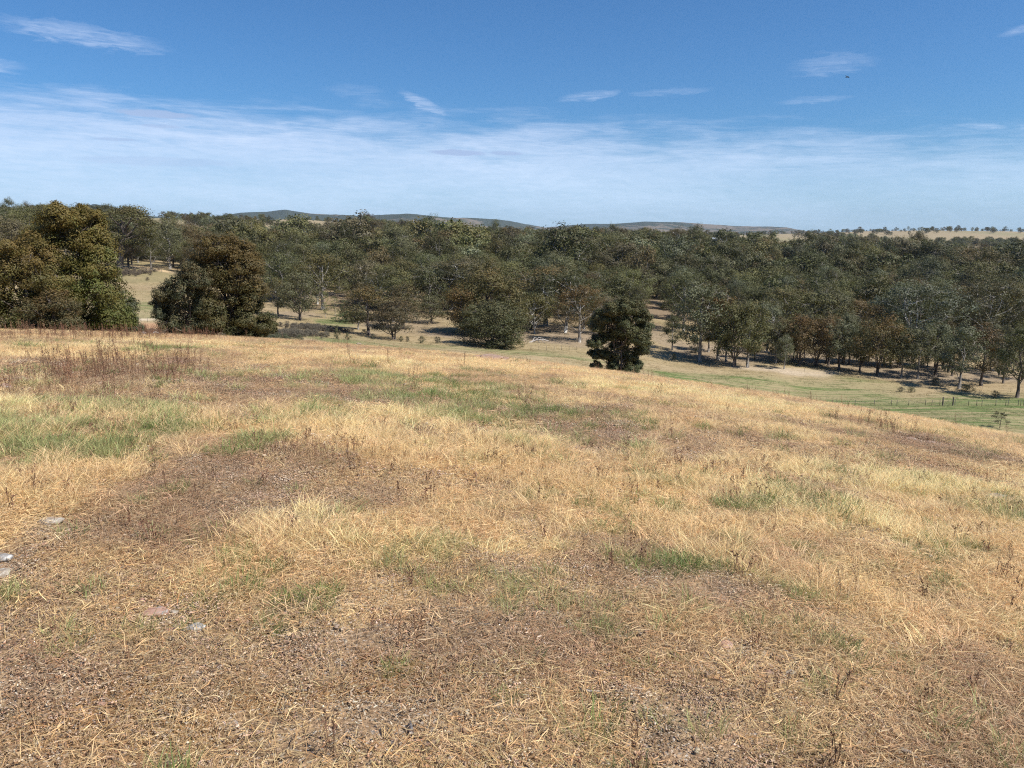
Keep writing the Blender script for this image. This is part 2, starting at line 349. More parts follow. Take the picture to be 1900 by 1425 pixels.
def ground_material(name):
    m, n = mat_new(name)
    geo = n.add('ShaderNodeNewGeometry').outputs['Position']
    col = n.add('ShaderNodeAttribute', attribute_name='Col').outputs['Color']
    zone = n.add('ShaderNodeSeparateColor', {0: n.add('ShaderNodeAttribute', attribute_name='Zone').outputs['Color']})
    near, mow, woody = zone.outputs
    flat = n.vmath('MULTIPLY', geo, (1, 1, 0.0))
    n1 = n.noise(flat, 34.0, 6, 0.7, 0.3); n2 = n.noise(flat, 5.0, 5, 0.65, 0.2); n3 = n.noise(flat, 0.45, 5, 0.6)
    vor = n.add('ShaderNodeTexVoronoi', {'Vector': n.vmath('ADD', flat, n.vmath('MULTIPLY', n.add('ShaderNodeTexNoise', {'Vector': flat, 'Scale': 60.0, 'Detail': 2.0}).outputs[1], (0.01, 0.01, 0))), 'Scale': 95.0, 'Randomness': 1.0})
    crumb = n.add('ShaderNodeSeparateColor', {0: vor.outputs['Color']})
    # near soil: crumbs of many tones
    cr = n.mix(n.ramp(crumb.outputs[0], 0.0, 1.0), n.mix(1.0, col, (0.55, 0.50, 0.47), 'MULTIPLY'), n.mix(1.0, col, (1.5, 1.5, 1.5), 'MULTIPLY'))
    cr = n.mix(n.ramp(crumb.outputs[1], 0.86, 0.92, 0, 0.8), cr, (0.55, 0.50, 0.43))
    nearc = n.mix(n.ramp(n1, 0.25, 0.75, 0.9, 0.25), n.mix(1.0, col, (0.75, 0.72, 0.7), 'MULTIPLY'), cr)
    # mid and far: mottled tufts
    g1 = n.math('MULTIPLY_ADD', n.ramp(n.math('ADD', n.math('MULTIPLY', n2, .6), n.math('MULTIPLY', n.noise(flat, 1.1, 6, 0.7), .4)), 0.36, 0.62), 0.75, 0.60)
    midc = n.mix(1.0, col, n.add('ShaderNodeCombineColor', {0: g1, 1: g1, 2: g1}).outputs[0], 'MULTIPLY')
    st = n.noise(n.vmath('MULTIPLY', flat, (0.05, 0.62, 0)), 1.0, 6, 0.68, 0.6)
    st2 = n.noise(n.vmath('MULTIPLY', flat, (0.012, 0.07, 0)), 1.0, 4, 0.6, 0.8)
    stripe = n.math('MULTIPLY', n.ramp(n.math('ADD', n.math('MULTIPLY', st, 0.6), n.math('MULTIPLY', st2, 0.4)), 0.46, 0.54), mow)
    midc = n.mix(stripe, midc, n.mix(n.ramp(n2, 0.3, 0.7), (0.43, 0.335, 0.20), (0.33, 0.25, 0.14)))
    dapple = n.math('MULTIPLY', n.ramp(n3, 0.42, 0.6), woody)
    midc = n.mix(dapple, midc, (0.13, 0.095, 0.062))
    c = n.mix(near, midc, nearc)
    hgt = n.math('ADD', n.math('MULTIPLY', n1, 0.5), n.math('MULTIPLY', crumb.outputs[0], 0.5))
    b1 = n.add('ShaderNodeBump', {'Strength': n.math('MULTIPLY', near, 0.9), 'Distance': 0.012, 'Height': hgt})
    b2 = n.add('ShaderNodeBump', {'Strength': 0.55, 'Distance': 0.25, 'Height': n2, 'Normal': b1.outputs[0]})
    pb = n.add('ShaderNodeBsdfPrincipled', {'Base Color': c, 'Roughness': 0.95, 'Specular IOR Level': 0.1, 'Normal': b2.outputs[0]})
    finish(n, pb.outputs[0]); return m
def hills_material(name):
    m, n = mat_new(name)
    geo = n.add('ShaderNodeNewGeometry').outputs['Position']
    f = n.noise(n.vmath('MULTIPLY', geo, (1, 1, 3.5)), 0.0011, 8, 0.68, 0.4); g = n.noise(geo, 0.012, 5, 0.7)
    h = n.add('ShaderNodeSeparateXYZ', {0: geo}).outputs[2]
    k = n.math('ADD', f, n.math('MULTIPLY', n.math('SUBTRACT', g, 0.5), 0.35))
    k = n.math('ADD', k, n.ramp(h, 20, 230, -0.06, 0.06))
    c = n.mix(n.ramp(k, 0.41, 0.50), (0.17, 0.14, 0.105), (0.052, 0.062, 0.045))
    c = n.mix(n.ramp(g, 0.55, 0.7, 0, 0.6), c, (0.045, 0.055, 0.04))
    pb = n.add('ShaderNodeBsdfPrincipled', {'Base Color': c, 'Roughness': 1.0, 'Specular IOR Level': 0.0})
    finish(n, pb.outputs[0]); return m
def plain(name, c, rough=0.7, metal=0.0):
    m, n = mat_new(name)
    tc = n.add('ShaderNodeTexCoord').outputs['Object']
    f = n.noise(tc, 14.0, 4, 0.6)
    cc = n.mix(n.ramp(f, 0.3, 0.7), tuple(x * 0.7 for x in c), tuple(min(1, x * 1.25) for x in c))
    pb = n.add('ShaderNodeBsdfPrincipled', {'Base Color': cc, 'Roughness': rough, 'Metallic': metal})
    finish(n, pb.outputs[0]); return m
M_LEAF = leaf_material('leaf'); M_LEAF_I = leaf_material('leaf_wood', True)
M_BARK = bark_material('bark_dark', (0.055, 0.042, 0.034), (0.17, 0.14, 0.115))
M_PALE = bark_material('bark_pale', (0.13, 0.11, 0.09), (0.38, 0.35, 0.31))
M_WHITE = bark_material('bark_white', (0.20, 0.185, 0.165), (0.46, 0.44, 0.40))
M_BLADE = blade_material('grass_blade', .5, .28); M_STALK = blade_material('stalk', 0.8, 0.1); M_CRUMB = blade_material('crumb', 0.9, 0.0)
M_GROUND = ground_material('ground'); M_HILLS = hills_material('hills')

# ------------------------------------------------------------------ ground sheet
CLEAR_ROADS = []     # filled below: polylines (world) with width and colour
def road_pts(pix, Yf=None):
    out = []
    for p in pix:
        u, v = p[0], p[1]
        out.append(fhit(u, v)[:2])
    return np.array(out)
ROADS = [(road_pts([(245, 594), (275, 593), (310, 592), (360, 592)]), 1.5, (0.66, 0.55, 0.42)),
         (road_pts([(205, 491), (240, 494), (275, 499), (310, 504)]), 3.0, (0.50, 0.37, 0.22))]
def seg_dist(x, y, P):
    d = np.full(x.shape, 1e9)
    for a, b in zip(P[:-1], P[1:]):
        ab = b - a; t = np.clip(((x - a[0]) * ab[0] + (y - a[1]) * ab[1]) / (ab @ ab + 1e-9), 0, 1)
        d = np.minimum(d, np.hypot(x - a[0] - t * ab[0], y - a[1] - t * ab[1]))
    return d
BAREFAR = [box_patch(*p) for p in ()]
def wpatch(u, v, ru, ry, w=1.0):
    x, y, _ = fhit(u, v); return (x, y, ru / FPX * y, ry, w)
FAR_ORANGE = [wpatch(285, 605, 60, 9)]
FAR_PALE = [wpatch(1490, 689, 75, 3.5), wpatch(1400, 684, 60, 3, .7), wpatch(1240, 662, 50, 5, .3), wpatch(1790, 652, 60, 6, .8), wpatch(1690, 700, 110, 7, .4)]
FAR_GREEN = [wpatch(1480, 738, 210, 16), wpatch(1660, 768, 230, 16), wpatch(1840, 748, 130, 11, .9), wpatch(1360, 714, 150, 11), wpatch(1300, 700, 110, 6, .8), wpatch(1800, 760, 160, 9, .6), wpatch(1560, 712, 120, 6, .6), wpatch(700, 640, 160, 5, .55), wpatch(950, 655, 180, 5, .55),
             wpatch(250, 570, 60, 12, .5), wpatch(240, 585, 70, 8, .5), wpatch(1700, 790, 170, 6, .8), wpatch(620, 600, 40, 8, .7)]
FAR_WOOD = [wpatch(1330, 655, 110, 16), wpatch(1550, 668, 160, 13, .9), wpatch(1750, 690, 170, 12, .9), wpatch(1210, 615, 40, 30, .8), wpatch(900, 625, 120, 12), wpatch(1040, 620, 120, 22), wpatch(740, 600, 80, 25, .7), wpatch(545, 585, 50, 10, .8)]
def facc(P, x, y):
    s = np.zeros_like(x); wx = x + (fbm(x / 9, y / 9, 141, 3) - .5) * 9; wy = y + (fbm(x / 9, y / 9, 147, 3) - .5) * 9
    for (cx, cy, rx, ry, w) in P: s = np.maximum(s, w * sstep(1.5, 0.4, ((wx - cx) / rx) ** 2 + ((wy - cy) / ry) ** 2))
    return s
def lerp(a, b, t): return a * (1 - t[:, None]) + np.asarray(b) * t[:, None]
def build_ground():
    th_in = np.linspace(-42, 42, 470); th_out = np.linspace(42, 318, 150)[1:-1]
    th = np.radians(np.concatenate([th_in, th_out])); na = len(th)
    rr = [0.4]
    while rr[-1] < 15500: rr.append(rr[-1] * (1.014 if rr[-1] < 60 else 1.011 if rr[-1] < 700 else 1.03))
    rr = np.array(rr); nr = len(rr)
    R, T = np.meshgrid(rr, th, indexing='ij'); x = (R * np.sin(T)).ravel(); y = (R * np.cos(T)).ravel(); z = H(x, y)
    r = np.hypot(x, y)
    V = np.stack([x, y, z], 1); V = np.vstack([V, [[0, 0, H1(0, 0.0)]]])
    i = np.arange(nr - 1)[:, None] * na; j = np.arange(na)[None]; jn = (j + 1) % na
    F = np.stack([(i + j), (i + jn), (i + na + jn), (i + na + j)], -1).reshape(-1, 4)[:, ::-1]
    cF = np.array([(nr * na, (2 * k + 2) % na, (2 * k + 1) % na, (2 * k) % na) for k in range(na // 2)])
    F = np.vstack([F, cF])
    xa, ya, ra = V[:, 0], V[:, 1], np.hypot(V[:, 0], V[:, 1])
    st, g, b, wd = zones(xa, ya)
    c = np.tile(np.array([[0.30, 0.205, 0.125]]), (len(V), 1))
    c = lerp(c, (0.48, 0.345, 0.17), st * 0.8); c = lerp(c, (0.20, 0.19, 0.09), np.clip(g, 0, 1) * 0.4); c = lerp(c, (0.22, 0.14, 0.085), wd * 0.4)
    moss = sstep(0.62, 0.7, fbm(xa * 1.7, ya * 1.7, 91, 3)) * b; c = lerp(c, (0.26, 0.13, 0.035), moss * 0.6)
    pale = sstep(0.60, 0.68, fbm(xa * 1.1 + 7, ya * 1.1, 95, 3)) * b; c = lerp(c, (0.40, 0.28, 0.175), pale * 0.6)
    far = np.tile(np.array([[0.30, 0.225, 0.130]]), (len(V), 1))
    k = fbm(xa / 26, ya / 16, 101, 4); far = lerp(far, (0.215, 0.185, 0.09), sstep(0.42, 0.62, k) * 0.7)
    k2 = fbm(xa / 7, ya / 5, 111, 3); far = lerp(far, (0.36, 0.27, 0.15), sstep(0.5, 0.7, k2) * 0.5)
    fg = facc(FAR_GREEN, xa, ya); far = lerp(far, (0.115, 0.155, 0.05), np.clip(fg * 1.3, 0, 1) * (0.65 + 0.35 * sstep(0.35, 0.6, k2)))
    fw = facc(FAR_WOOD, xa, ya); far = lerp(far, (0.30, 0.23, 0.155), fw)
    far = lerp(far, (0.46, 0.37, 0.27), facc(FAR_PALE, xa, ya) * 0.8); far = lerp(far, (0.44, 0.25, 0.14), facc(FAR_ORANGE, xa, ya))
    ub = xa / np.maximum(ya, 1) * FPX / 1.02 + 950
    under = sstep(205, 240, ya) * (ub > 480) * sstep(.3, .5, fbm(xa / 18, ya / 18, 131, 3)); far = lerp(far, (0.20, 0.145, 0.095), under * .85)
    t = sstep(500, 900, ra); pad = fbm(xa / 300, ya / 300, 121, 3)
    padc = lerp(np.tile(np.array([[0.29, 0.23, 0.14]]), (len(V), 1)), (0.25, 0.215, 0.125), sstep(0.4, 0.6, pad)); far = far * (1 - t[:, None]) + padc * t[:, None]
    for P, w, cc in ROADS: far = lerp(far, cc, sstep(w * 1.5, w * 0.7, seg_dist(xa, ya, P)))
    # the near hill's dry grass cover ends where the hill meets the valley
    onhill = sstep(-1.0, 2.0, hill(xa, ya) - valley(xa, ya)) * (1 - sstep(75, 110, ra))
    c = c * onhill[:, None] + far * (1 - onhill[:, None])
    near = onhill * (1 - sstep(14, 40, ra))
    mow = 0.72 * sstep(100, 140, ra) * (1 - sstep(220, 300, ra)) * (1 - fw) * (1 - .1 * np.clip(fg * 1.3, 0, 1))
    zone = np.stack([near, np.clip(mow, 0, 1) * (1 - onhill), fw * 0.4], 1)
    me = mesh_np('ground', V, F, {'Col': c, 'Zone': zone}, smooth=True)
    tag(new_obj('ground', me, M_GROUND), kind='structure')
build_ground()

# ------------------------------------------------------------------ far hills
def build_hills():
    prof = np.array([(-300, 405), (0, 400), (120, 392), (160, 384), (195, 377), (225, 382), (260, 396), (330, 404), (400, 402), (430, 399), (460, 393), (500, 393), (540, 388), (575, 394), (620, 398), (690, 400), (720, 399), (760, 396), (800, 400),
                     (840, 404), (900, 404), (950, 410), (980, 416), (1010, 422), (1040, 418), (1100, 415), (1150, 414), (1190, 410), (1240, 411), (1300, 416), (1350, 419), (1410, 420), (1450, 422), (1490, 429), (1520, 433), (1600, 436), (1900, 434), (2300, 425)], float)
    th = np.linspace(radians(-44), radians(44), 620); rr = np.linspace(5200, 14500, 110)
    R, T = np.meshgrid(rr, th, indexing='ij'); x = R * np.sin(T); y = R * np.cos(T)
    m = np.tan(T); u = 950 + m * FPX * 1.0
    pv = np.interp(u, prof[:, 0], prof[:, 1]); slope = (712.5 - pv) / FPX
    s = (-sin(PITCH) + slope * cos(PITCH)) / (cos(PITCH) + slope * sin(PITCH))
    crest = 9300 + 900 * np.sin(T * 9) + 500 * np.sin(T * 23 + 1)
    top = s * crest * np.cos(T)
    d = (R - crest) / 2300.0
    n = fbm(x / 900, y / 900, 201, 5)
    z = -60 + (top + 60) * np.exp(-d * d * 1.3) * (1 - 0.5 * (1 - n) * np.minimum(np.abs(d) * 2.2, 1)) + (fbm(x / 320, y / 320, 211, 4) - 0.5) * 22 * sstep(0, 80, top)
    # nearer lower foothills
    z = np.maximum(z, -60 + (35 + 0.38 * np.maximum(top, 0)) * np.exp(-((R - 6800 - 300 * np.sin(T * 14)) / 700) ** 2) * (0.5 + 0.9 * fbm(x / 700 + 5, y / 700, 221, 4)))
    V = np.stack([x.ravel(), y.ravel(), z.ravel()], 1); na = len(th)
    i = np.arange(len(rr) - 1)[:, None] * na; j = np.arange(na - 1)[None]
    F = np.stack([(i + j), (i + na + j), (i + na + j + 1), (i + j + 1)], -1).reshape(-1, 4)[:, ::-1]
    tag(new_obj('hills', mesh_np('hills', V, F, smooth=True), M_HILLS), kind='structure')
build_hills()

# ------------------------------------------------------------------ trees
def leaf_quads(rng, P, N, L, W, hang=0.5):
    n = len(P); nn = N + rng.normal(size=(n, 3)) * 0.33; nn /= np.linalg.norm(nn, axis=1)[:, None] + 1e-9
    a = rng.normal(size=(n, 3)); a[:, 2] -= hang; a -= nn * np.sum(a * nn, 1)[:, None]; a /= np.linalg.norm(a, axis=1)[:, None] + 1e-9
    b = np.cross(nn, a)
    l = L * rng.uniform(0.65, 1.3, n)[:, None]; w = W * rng.uniform(0.7, 1.25, n)[:, None]
    V = np.stack([P, P + a * l * 0.45 + b * w * 0.5, P + a * l, P + a * l * 0.45 - b * w * 0.5], 1).reshape(-1, 3)
    return V, np.arange(4 * n).reshape(n, 4)
def curve_pts(p0, p1, bend, n=5):
    t = np.linspace(0, 1, n)[:, None]; return p0 * (1 - t) + p1 * t + bend * (4 * t * (1 - t)) 
def tree_data(seed, H_=10.0, W_=8.0, base=0.32, lobes=9, clumps=14, leaves=24, L=0.34, Wd=0.15, lobe_r=0.24, stems=1, flat=0.75, round_=0.9, lean=0.0, tipbias=0.6, hang=0.5, droop=0.0, gap=0.0, puff=(.34, .6), spec=None, trunk_r=None, top_w=0.35):
    rng = np.random.default_rng(seed); wood = []; LP = []; LT = []; LN = []
    R = W_ / 2; tr = trunk_r or H_ * 0.022
    stemtops = []
    for s in range(stems):
        ang = rng.uniform(0, 2 * pi); off = 0.0 if stems == 1 else R * rng.uniform(0.15, 0.4)
        d = np.array([cos(ang), sin(ang), 0]); hs = H_ * rng.uniform(0.72, 0.86)
        pts = [np.array([0, 0, -0.4]) + d * (0.12 * (stems > 1))]
        n = 7
        for i in range(1, n):
            t = i / (n - 1); pts.append(np.array([lean * hs * t ** 0.8, 0, hs * t]) + d * off * t + rng.normal(size=3) * np.array([1, 1, 0]) * H_ * 0.014 * t)
        pts = np.array(pts); stemtops.append(pts)
        rad = tr / math.sqrt(stems) * (1 - 0.78 * np.linspace(0, 1, n)) ; rad[0] *= 1.4
        wood.append(tube(pts, rad, 7))
    if spec is None:
        spec = []
        for i in range(lobes):
            h = base + (1 - base) * ((i + 0.5) / lobes) ** round_ * 0.92
            prof = math.sin(pi * min(1, max(0.0, (h - base) / (1 - base) * 0.80 + 0.14))) ** 0.7
            prof = max(prof, top_w * (h > 0.8))
            rl = R * lobe_r * 2 * rng.uniform(0.75, 1.2); a = i * 2.39996 + rng.uniform(-0.5, 0.5)
            rad = max(R * prof - rl * 0.7, 0) * rng.uniform(0.7, 1.08)
            spec.append((cos(a) * rad + lean * H_ * h, sin(a) * rad, h * H_ - rl * 0.25, rl, rl * flat))
        spec.append((lean * H_ * 0.9, 0, H_ * 0.90 - R * lobe_r * 0.6, R * lobe_r * 1.7, R * lobe_r * 1.4))
    for (cx, cy, cz, rl, rz) in spec:
        c = np.array([cx, cy, cz])
        sp = stemtops[rng.integers(len(stemtops))]
        zs = min(max(cz - rl * rng.uniform(0.8, 1.6) - 0.25 * math.hypot(cx, cy), H_ * 0.10 + 0.2), sp[-1][2]); k = np.interp(zs, sp[:, 2], np.arange(len(sp))); i0 = int(min(k, len(sp) - 2)); p0 = sp[i0] + (sp[i0 + 1] - sp[i0]) * (k - i0)
        bend = np.array([0, 0, -0.08 * np.linalg.norm(c - p0)]) + rng.normal(size=3) * 0.05 * np.linalg.norm(c - p0)
        r0 = tr * 0.42 * min(1.0, rl / (W_ * 0.2)); wood.append(tube(curve_pts(p0, c, bend, 5), np.linspace(r0, r0 * 0.4, 5), 5))
        for q in range(clumps):
            v = rng.normal(size=3); v /= np.linalg.norm(v); v[2] = v[2] * (1 if v[2] > -0.2 else 0.5)
            if rng.random() < gap: continue
            cc = c + v * np.array([rl, rl, rz]) * rng.uniform(0.55, 0.98)
            if q % 2 == 0: wood.append(tube(curve_pts(c, cc, rng.normal(size=3) * 0.08 * rl, 3), np.linspace(r0 * 0.35, r0 * 0.12, 3), 3, cap=False))
            rc = rl * rng.uniform(puff[0], puff[1]); m = int(leaves * rng.uniform(0.6, 1.4))
            g = rng.normal(size=(m, 3)); g /= np.linalg.norm(g, axis=1)[:, None]; LN.append(g + v * 0.7 + np.array([0, 0, 0.12])); g[:, 2] = np.where(g[:, 2] < -0.1, g[:, 2] * 0.7, g[:, 2]); g *= (rng.random(m) ** 0.28)[:, None]
            g[:, 2] *= 1.05; p = cc + g * rc; p[:, 2] -= droop * rc * rng.random(m)
            LP.append(p)
            tip = np.clip(tipbias * ((p[:, 2] / H_) ** 1.3) + 0.35 * rng.uniform(-1, 1) + rng.normal(size=m) * 0.16, 0, 1)
            LT.append(np.stack([tip, np.clip(rng.normal(0.5, 0.11, m) + rng.normal() * 0.10, 0, 1), np.zeros(m)], 1))
    P = np.vstack(LP); T = np.vstack(LT)
    LV, LF = leaf_quads(rng, P, np.vstack(LN), L, Wd, hang); LA = np.repeat(T, 4, axis=0)
    wq = [(v, f) for v, f in wood]
    WV, WF = join(wq)
    ext = (np.percentile(np.abs(LV[:, 0] - np.median(LV[:, 0])), 97), LV[:, 2].max())
    return WV, WF, LV, LF, LA, ext
class Kind:
    def __init__(s, name, n=1, bark=None, **kw):
        s.vars = []
        for i in range(n):
            WV, WF, LV, LF, LA, ext = tree_data(seed=hash_name(name) + i, **kw)
            wm = mesh_np('trunk', WV, WF, smooth=True); wm.materials.append(bark or M_BARK)
            lm = mesh_np('crown', LV, LF, {'tint': LA}); lm.materials.append(M_LEAF)
            s.vars.append((wm, lm, ext, (WV, WF, LV, LF, LA)))
def hash_name(s):
    h = 7
    for c in s: h = (h * 31 + ord(c)) % 99991
    return h
KINDS = {
    'gum': Kind('gum', 6, M_PALE, H_=13, W_=10, base=.32, lobes=11, clumps=14, leaves=48, L=.30, Wd=.14, flat=.92, lobe_r=.22, gap=.12, trunk_r=.24),
    'young': Kind('young', 5, M_BARK, H_=11, W_=6.0, base=.30, lobes=11, clumps=13, leaves=42, L=.27, Wd=.11, flat=1.25, lobe_r=.23, droop=.8, gap=.14, trunk_r=.17),
    'multi': Kind('multi', 4, M_BARK, H_=9, W_=8, base=.26, lobes=11, clumps=14, leaves=44, L=.28, Wd=.13, stems=3, flat=1.05, lobe_r=.22, gap=.10, trunk_r=.2),
    'white': Kind('white', 3, M_WHITE, H_=14, W_=11, base=.36, lobes=14, clumps=14, leaves=46, L=.30, Wd=.14, stems=3, flat=.85, lobe_r=.19, gap=.12, trunk_r=.24),
    'dense': Kind('dense', 2, M_BARK, H_=10, W_=9, base=.06, lobes=20, clumps=18, leaves=60, L=.27, Wd=.12, stems=2, flat=1.15, lobe_r=.20, gap=.04),
    'wisp': Kind('wisp', 2, M_PALE, H_=7, W_=2.8, base=.2, lobes=8, clumps=8, leaves=14, L=.24, Wd=.09, flat=1.2, lobe_r=.24, droop=1.0, gap=.15, trunk_r=.05),
    'far': Kind('far', 6, M_PALE, H_=12, W_=11, base=.28, lobes=9, clumps=10, leaves=26, L=.52, Wd=.26, flat=.92, lobe_r=.21, gap=.10, trunk_r=.24),
    'sapling': Kind('sapling', 2, M_BARK, H_=2.4, W_=1.7, base=.35, lobes=6, clumps=8, leaves=14, L=.13, Wd=.06, flat=.8, lobe_r=.22, gap=.1, trunk_r=.03),
    'shrub': Kind('shrub', 3, M_BARK, H_=1.4, W_=1.9, base=.08, lobes=7, clumps=10, leaves=18, L=.12, Wd=.05, stems=3, flat=.8, lobe_r=.24, trunk_r=.03),
}
for _v in (1, 3): KINDS['young'].vars[_v][0].materials[0] = M_PALE
GREY = (.120, .120, .060); OLIVE = (.118, .115, .044); BROWN = (.124, .100, .048); DARK = (.076, .082, .034); YELLOW = (.135, .135, .036); MID = (.102, .107, .042); SAGE = (.130, .137, .076)
ALLTREES = []
def place_tree(kind, x, y, h, w, col, tip, label, group=None, name='gum_tree', cat='tree', var=None, rot=None, rng=np.random.default_rng(5), yaw=None):
    k = KINDS[kind] if isinstance(kind, str) else kind
    i = int(rng.integers(len(k.vars))) if var is None else var
    wm, lm, ext, _ = k.vars[i]
    root = bpy.data.objects.new(name, None); COL.objects.link(root)
    root.location = (x, y, H1(x, y)); root.rotation_euler = (0, 0, rng.uniform(0, 2 * pi) if yaw is None else yaw)
    sx = (w / 2) / ext[0]; root.scale = (sx, sx, h / ext[1]); root.empty_display_size = 0.3
    tag(root, label, cat, group)
    a = bpy.data.objects.new('trunk', wm); COL.objects.link(a); a.parent = root
    b = bpy.data.objects.new('crown', lm); COL.objects.link(b); b.parent = root
    j = rng.uniform(0.7, 1.35) if 'packed' in label or 'slim' in label else rng.uniform(.92, 1.08); b.color = (col[0] * j, col[1] * j, col[2] * j, tip)
    ALLTREES.append((x, y, w / 2)); return root
def pix_tree(kind, u, v_top, wpx, Y, col, tip, label, v_base=None, **kw):
    """stand a tree at depth Y under image column u (or where the ground shows v_base), as tall and wide as seen"""
    if v_base is not None: x, Y, z = fhit(u, v_base)
    else: x, Y, z = at(u, Y, (v_top + 600) / 2)
    h = zat(u, v_top, Y) - z
    return place_tree(kind, x, Y, h, wpx / FPX * Y, col, tip, label, **kw)

# --- the near trees behind the brow of the hill, each grown for its own outline
def lobed(seed, H_, W_, lobes, clumps, leaves, L, Wd, stems=2, tipbias=.9, **kw):
    """lobes as (x, z, r) fractions of width/height; depth is filled in"""
    rng = np.random.default_rng(seed); spec = []
    for (fx, fz, fr) in lobes:
        r = fr * W_ * kw.get('rs', 1.36)
        for k in range(2):
            spec.append((fx * W_ + rng.normal() * .02 * W_, rng.uniform(-.30, .30) * W_ * math.cos(fx * 2.6), fz * H_, r, r * kw.get('fl', 1.25)))
    K = Kind.__new__(Kind); WV, WF, LV, LF, LA, ext = tree_data(seed, H_, W_, clumps=clumps, leaves=leaves, L=L, Wd=Wd, stems=stems, spec=spec, tipbias=tipbias, trunk_r=kw.get('trunk_r', .16), droop=.3, gap=kw.get('gap', .08), puff=(.30, .52))
    wm = mesh_np('trunk', WV, WF, smooth=True); wm.materials.append(kw.get('bark', M_BARK)); lm = mesh_np('crown', LV, LF, {'tint': LA}); lm.materials.append(M_LEAF)
    K.vars = [(wm, lm, (W_ / 2, LV[:, 2].max()), None)]; return K
def hero(K, u, v_top, wpx, Y, col, tip, label, **kw):
    return pix_tree(K, u, v_top, wpx, Y, col, tip, label, var=0, yaw=0.0, **kw)
A1 = lobed(11, 7.4, 5.0, [(0, .90, .13), (-.16, .84, .12), (.16, .82, .13), (-.02, .76, .17), (.28, .68, .13), (-.28, .70, .14), (.05, .60, .18), (.33, .52, .13), (-.30, .52, .15), (.10, .42, .18), (-.15, .34, .18), (.34, .34, .14), (.2, .2, .18), (-.3, .2, .18), (0, .12, .18), (.38, .12, .12), (.03, .96, .06), (.2, .90, .06)], 18, 130, .135, .06, 2, 1.0)
hero(A1, 138, 372, 172, 41, (.088, .100, .026), .42, 'tallest bushy green tree with rusty tips, beside the gap of paddock')
A2 = lobed(12, 6.2, 5.2, [(0, .9, .14), (-.2, .82, .14), (.2, .78, .15), (0, .68, .18), (.32, .58, .15), (-.32, .62, .16), (.12, .46, .18), (-.16, .4, .19), (.36, .36, .14), (-.38, .3, .16), (.1, .22, .18), (-.2, .12, .18), (.36, .14, .16)], 18, 130, .135, .06, 2, 1.0)
hero(A2, 32, 418, 175, 38, (.094, .096, .030), .45, 'broad orange-brown tipped bushy tree cut off by the left edge of the view')
A3 = lobed(13, 4.2, 3.4, [(0, .86, .18), (.22, .68, .17), (-.22, .66, .2), (.30, .42, .17), (-.1, .42, .2), (.34, .18, .16), (0, .15, .2), (-.32, .2, .18)], 16, 78, .18, .08, 2, .3)
hero(A3, 208, 535, 88, 44, (.072, .084, .042), .15, 'low dark green leafy tree at the right foot of the bushy pair')
A4 = lobed(14, 3.4, 3.6, [(0, .84, .2), (.24, .6, .2), (-.24, .62, .2), (0, .4, .22), (.32, .2, .18), (-.3, .2, .18)], 16, 80, .16, .065, 3, .6)
hero(A4, 95, 530, 105, 36, (.082, .078, .036), .5, 'rounded brownish shrub tree in front of the tall bushy green tree')
B1 = lobed(21, 10.2, 6.2, [(.02, .92, .13), (-.18, .86, .13), (.2, .85, .13), (0, .77, .17), (-.3, .72, .13), (.30, .72, .13), (-.12, .62, .16), (.18, .58, .17), (.36, .52, .11), (-.34, .50, .12), (0, .44, .14), (.3, .38, .13), (.40, .20, .11), (.22, .25, .12), (-.1, .22, .11), (.44, .13, .09), (.08, .10, .10), (-.32, .14, .12), (.25, .08, .1), (-.12, .34, .14), (.12, .34, .13), (.02, .54, .15), (-.3, .30, .12), (0, .2, .13)], 20, 120, .17, .08, 3, 1.0, trunk_r=.26)
hero(B1, 424, 426, 146, 54, (.082, .082, .032), .38, 'big rusty-topped dark tree with black hollows behind the brow')
B2 = lobed(22, 8.2, 5.6, [(.2, .9, .14), (0, .84, .15), (.28, .78, .14), (-.16, .72, .14), (.1, .66, .16), (-.30, .62, .12), (-.38, .50, .11), (-.14, .48, .15), (.2, .44, .13), (-.36, .36, .09), (-.22, .28, .14), (0, .2, .16), (-.24, .12, .15), (.25, .12, .15)], 19, 110, .17, .08, 3, .6, trunk_r=.2)
hero(B2, 342, 478, 115, 52, (.070, .080, .042), .35, 'dark green spreading tree leaning out over the gap of pale paddock')
C1 = lobed(31, 9.6, 5.4, [(0, .93, .13), (-.2, .89, .13), (.2, .89, .13), (-.32, .80, .13), (.32, .80, .13), (0, .79, .17), (-.36, .69, .12), (.37, .68, .12), (.04, .66, .17), (-.2, .60, .15), (.22, .58, .15), (.37, .55, .12), (-.36, .52, .12), (.02, .48, .16), (.36, .42, .11), (-.16, .36, .13), (.14, .34, .14), (-.38, .36, .09), (-.36, .24, .07), (-.1, .22, .10), (.14, .20, .11), (.30, .22, .10), (.28, .08, .08)], 20, 110, .18, .08, 3, .45, trunk_r=.24, rs=1.16, gap=.16)
hero(C1, 1152, 547, 118, 66, (.074, .084, .036), .25, 'lone dense dark green tree standing just below the brow of the hill')
# --- the big leaning gum on the left ridge
LG = tree_data(77, 18, 15, base=.42, lobes=15, clumps=18, leaves=30, L=.42, Wd=.19, flat=.5, lobe_r=.17, gap=.12, lean=.16, trunk_r=.72)
def mk_kind(d, bark):
    K = Kind.__new__(Kind); wm = mesh_np('trunk', d[0], d[1], smooth=True); wm.materials.append(bark); lm = mesh_np('crown', d[2], d[3], {'tint': d[4]}); lm.materials.append(M_LEAF); K.vars = [(wm, lm, d[5], d)]; return K
pix_tree(mk_kind(LG, M_BARK), 219, 376, 120, 200, MID, .3, 'old leaning gum with a thick dark trunk on the ridge track', v_base=499, var=0, yaw=0.0)

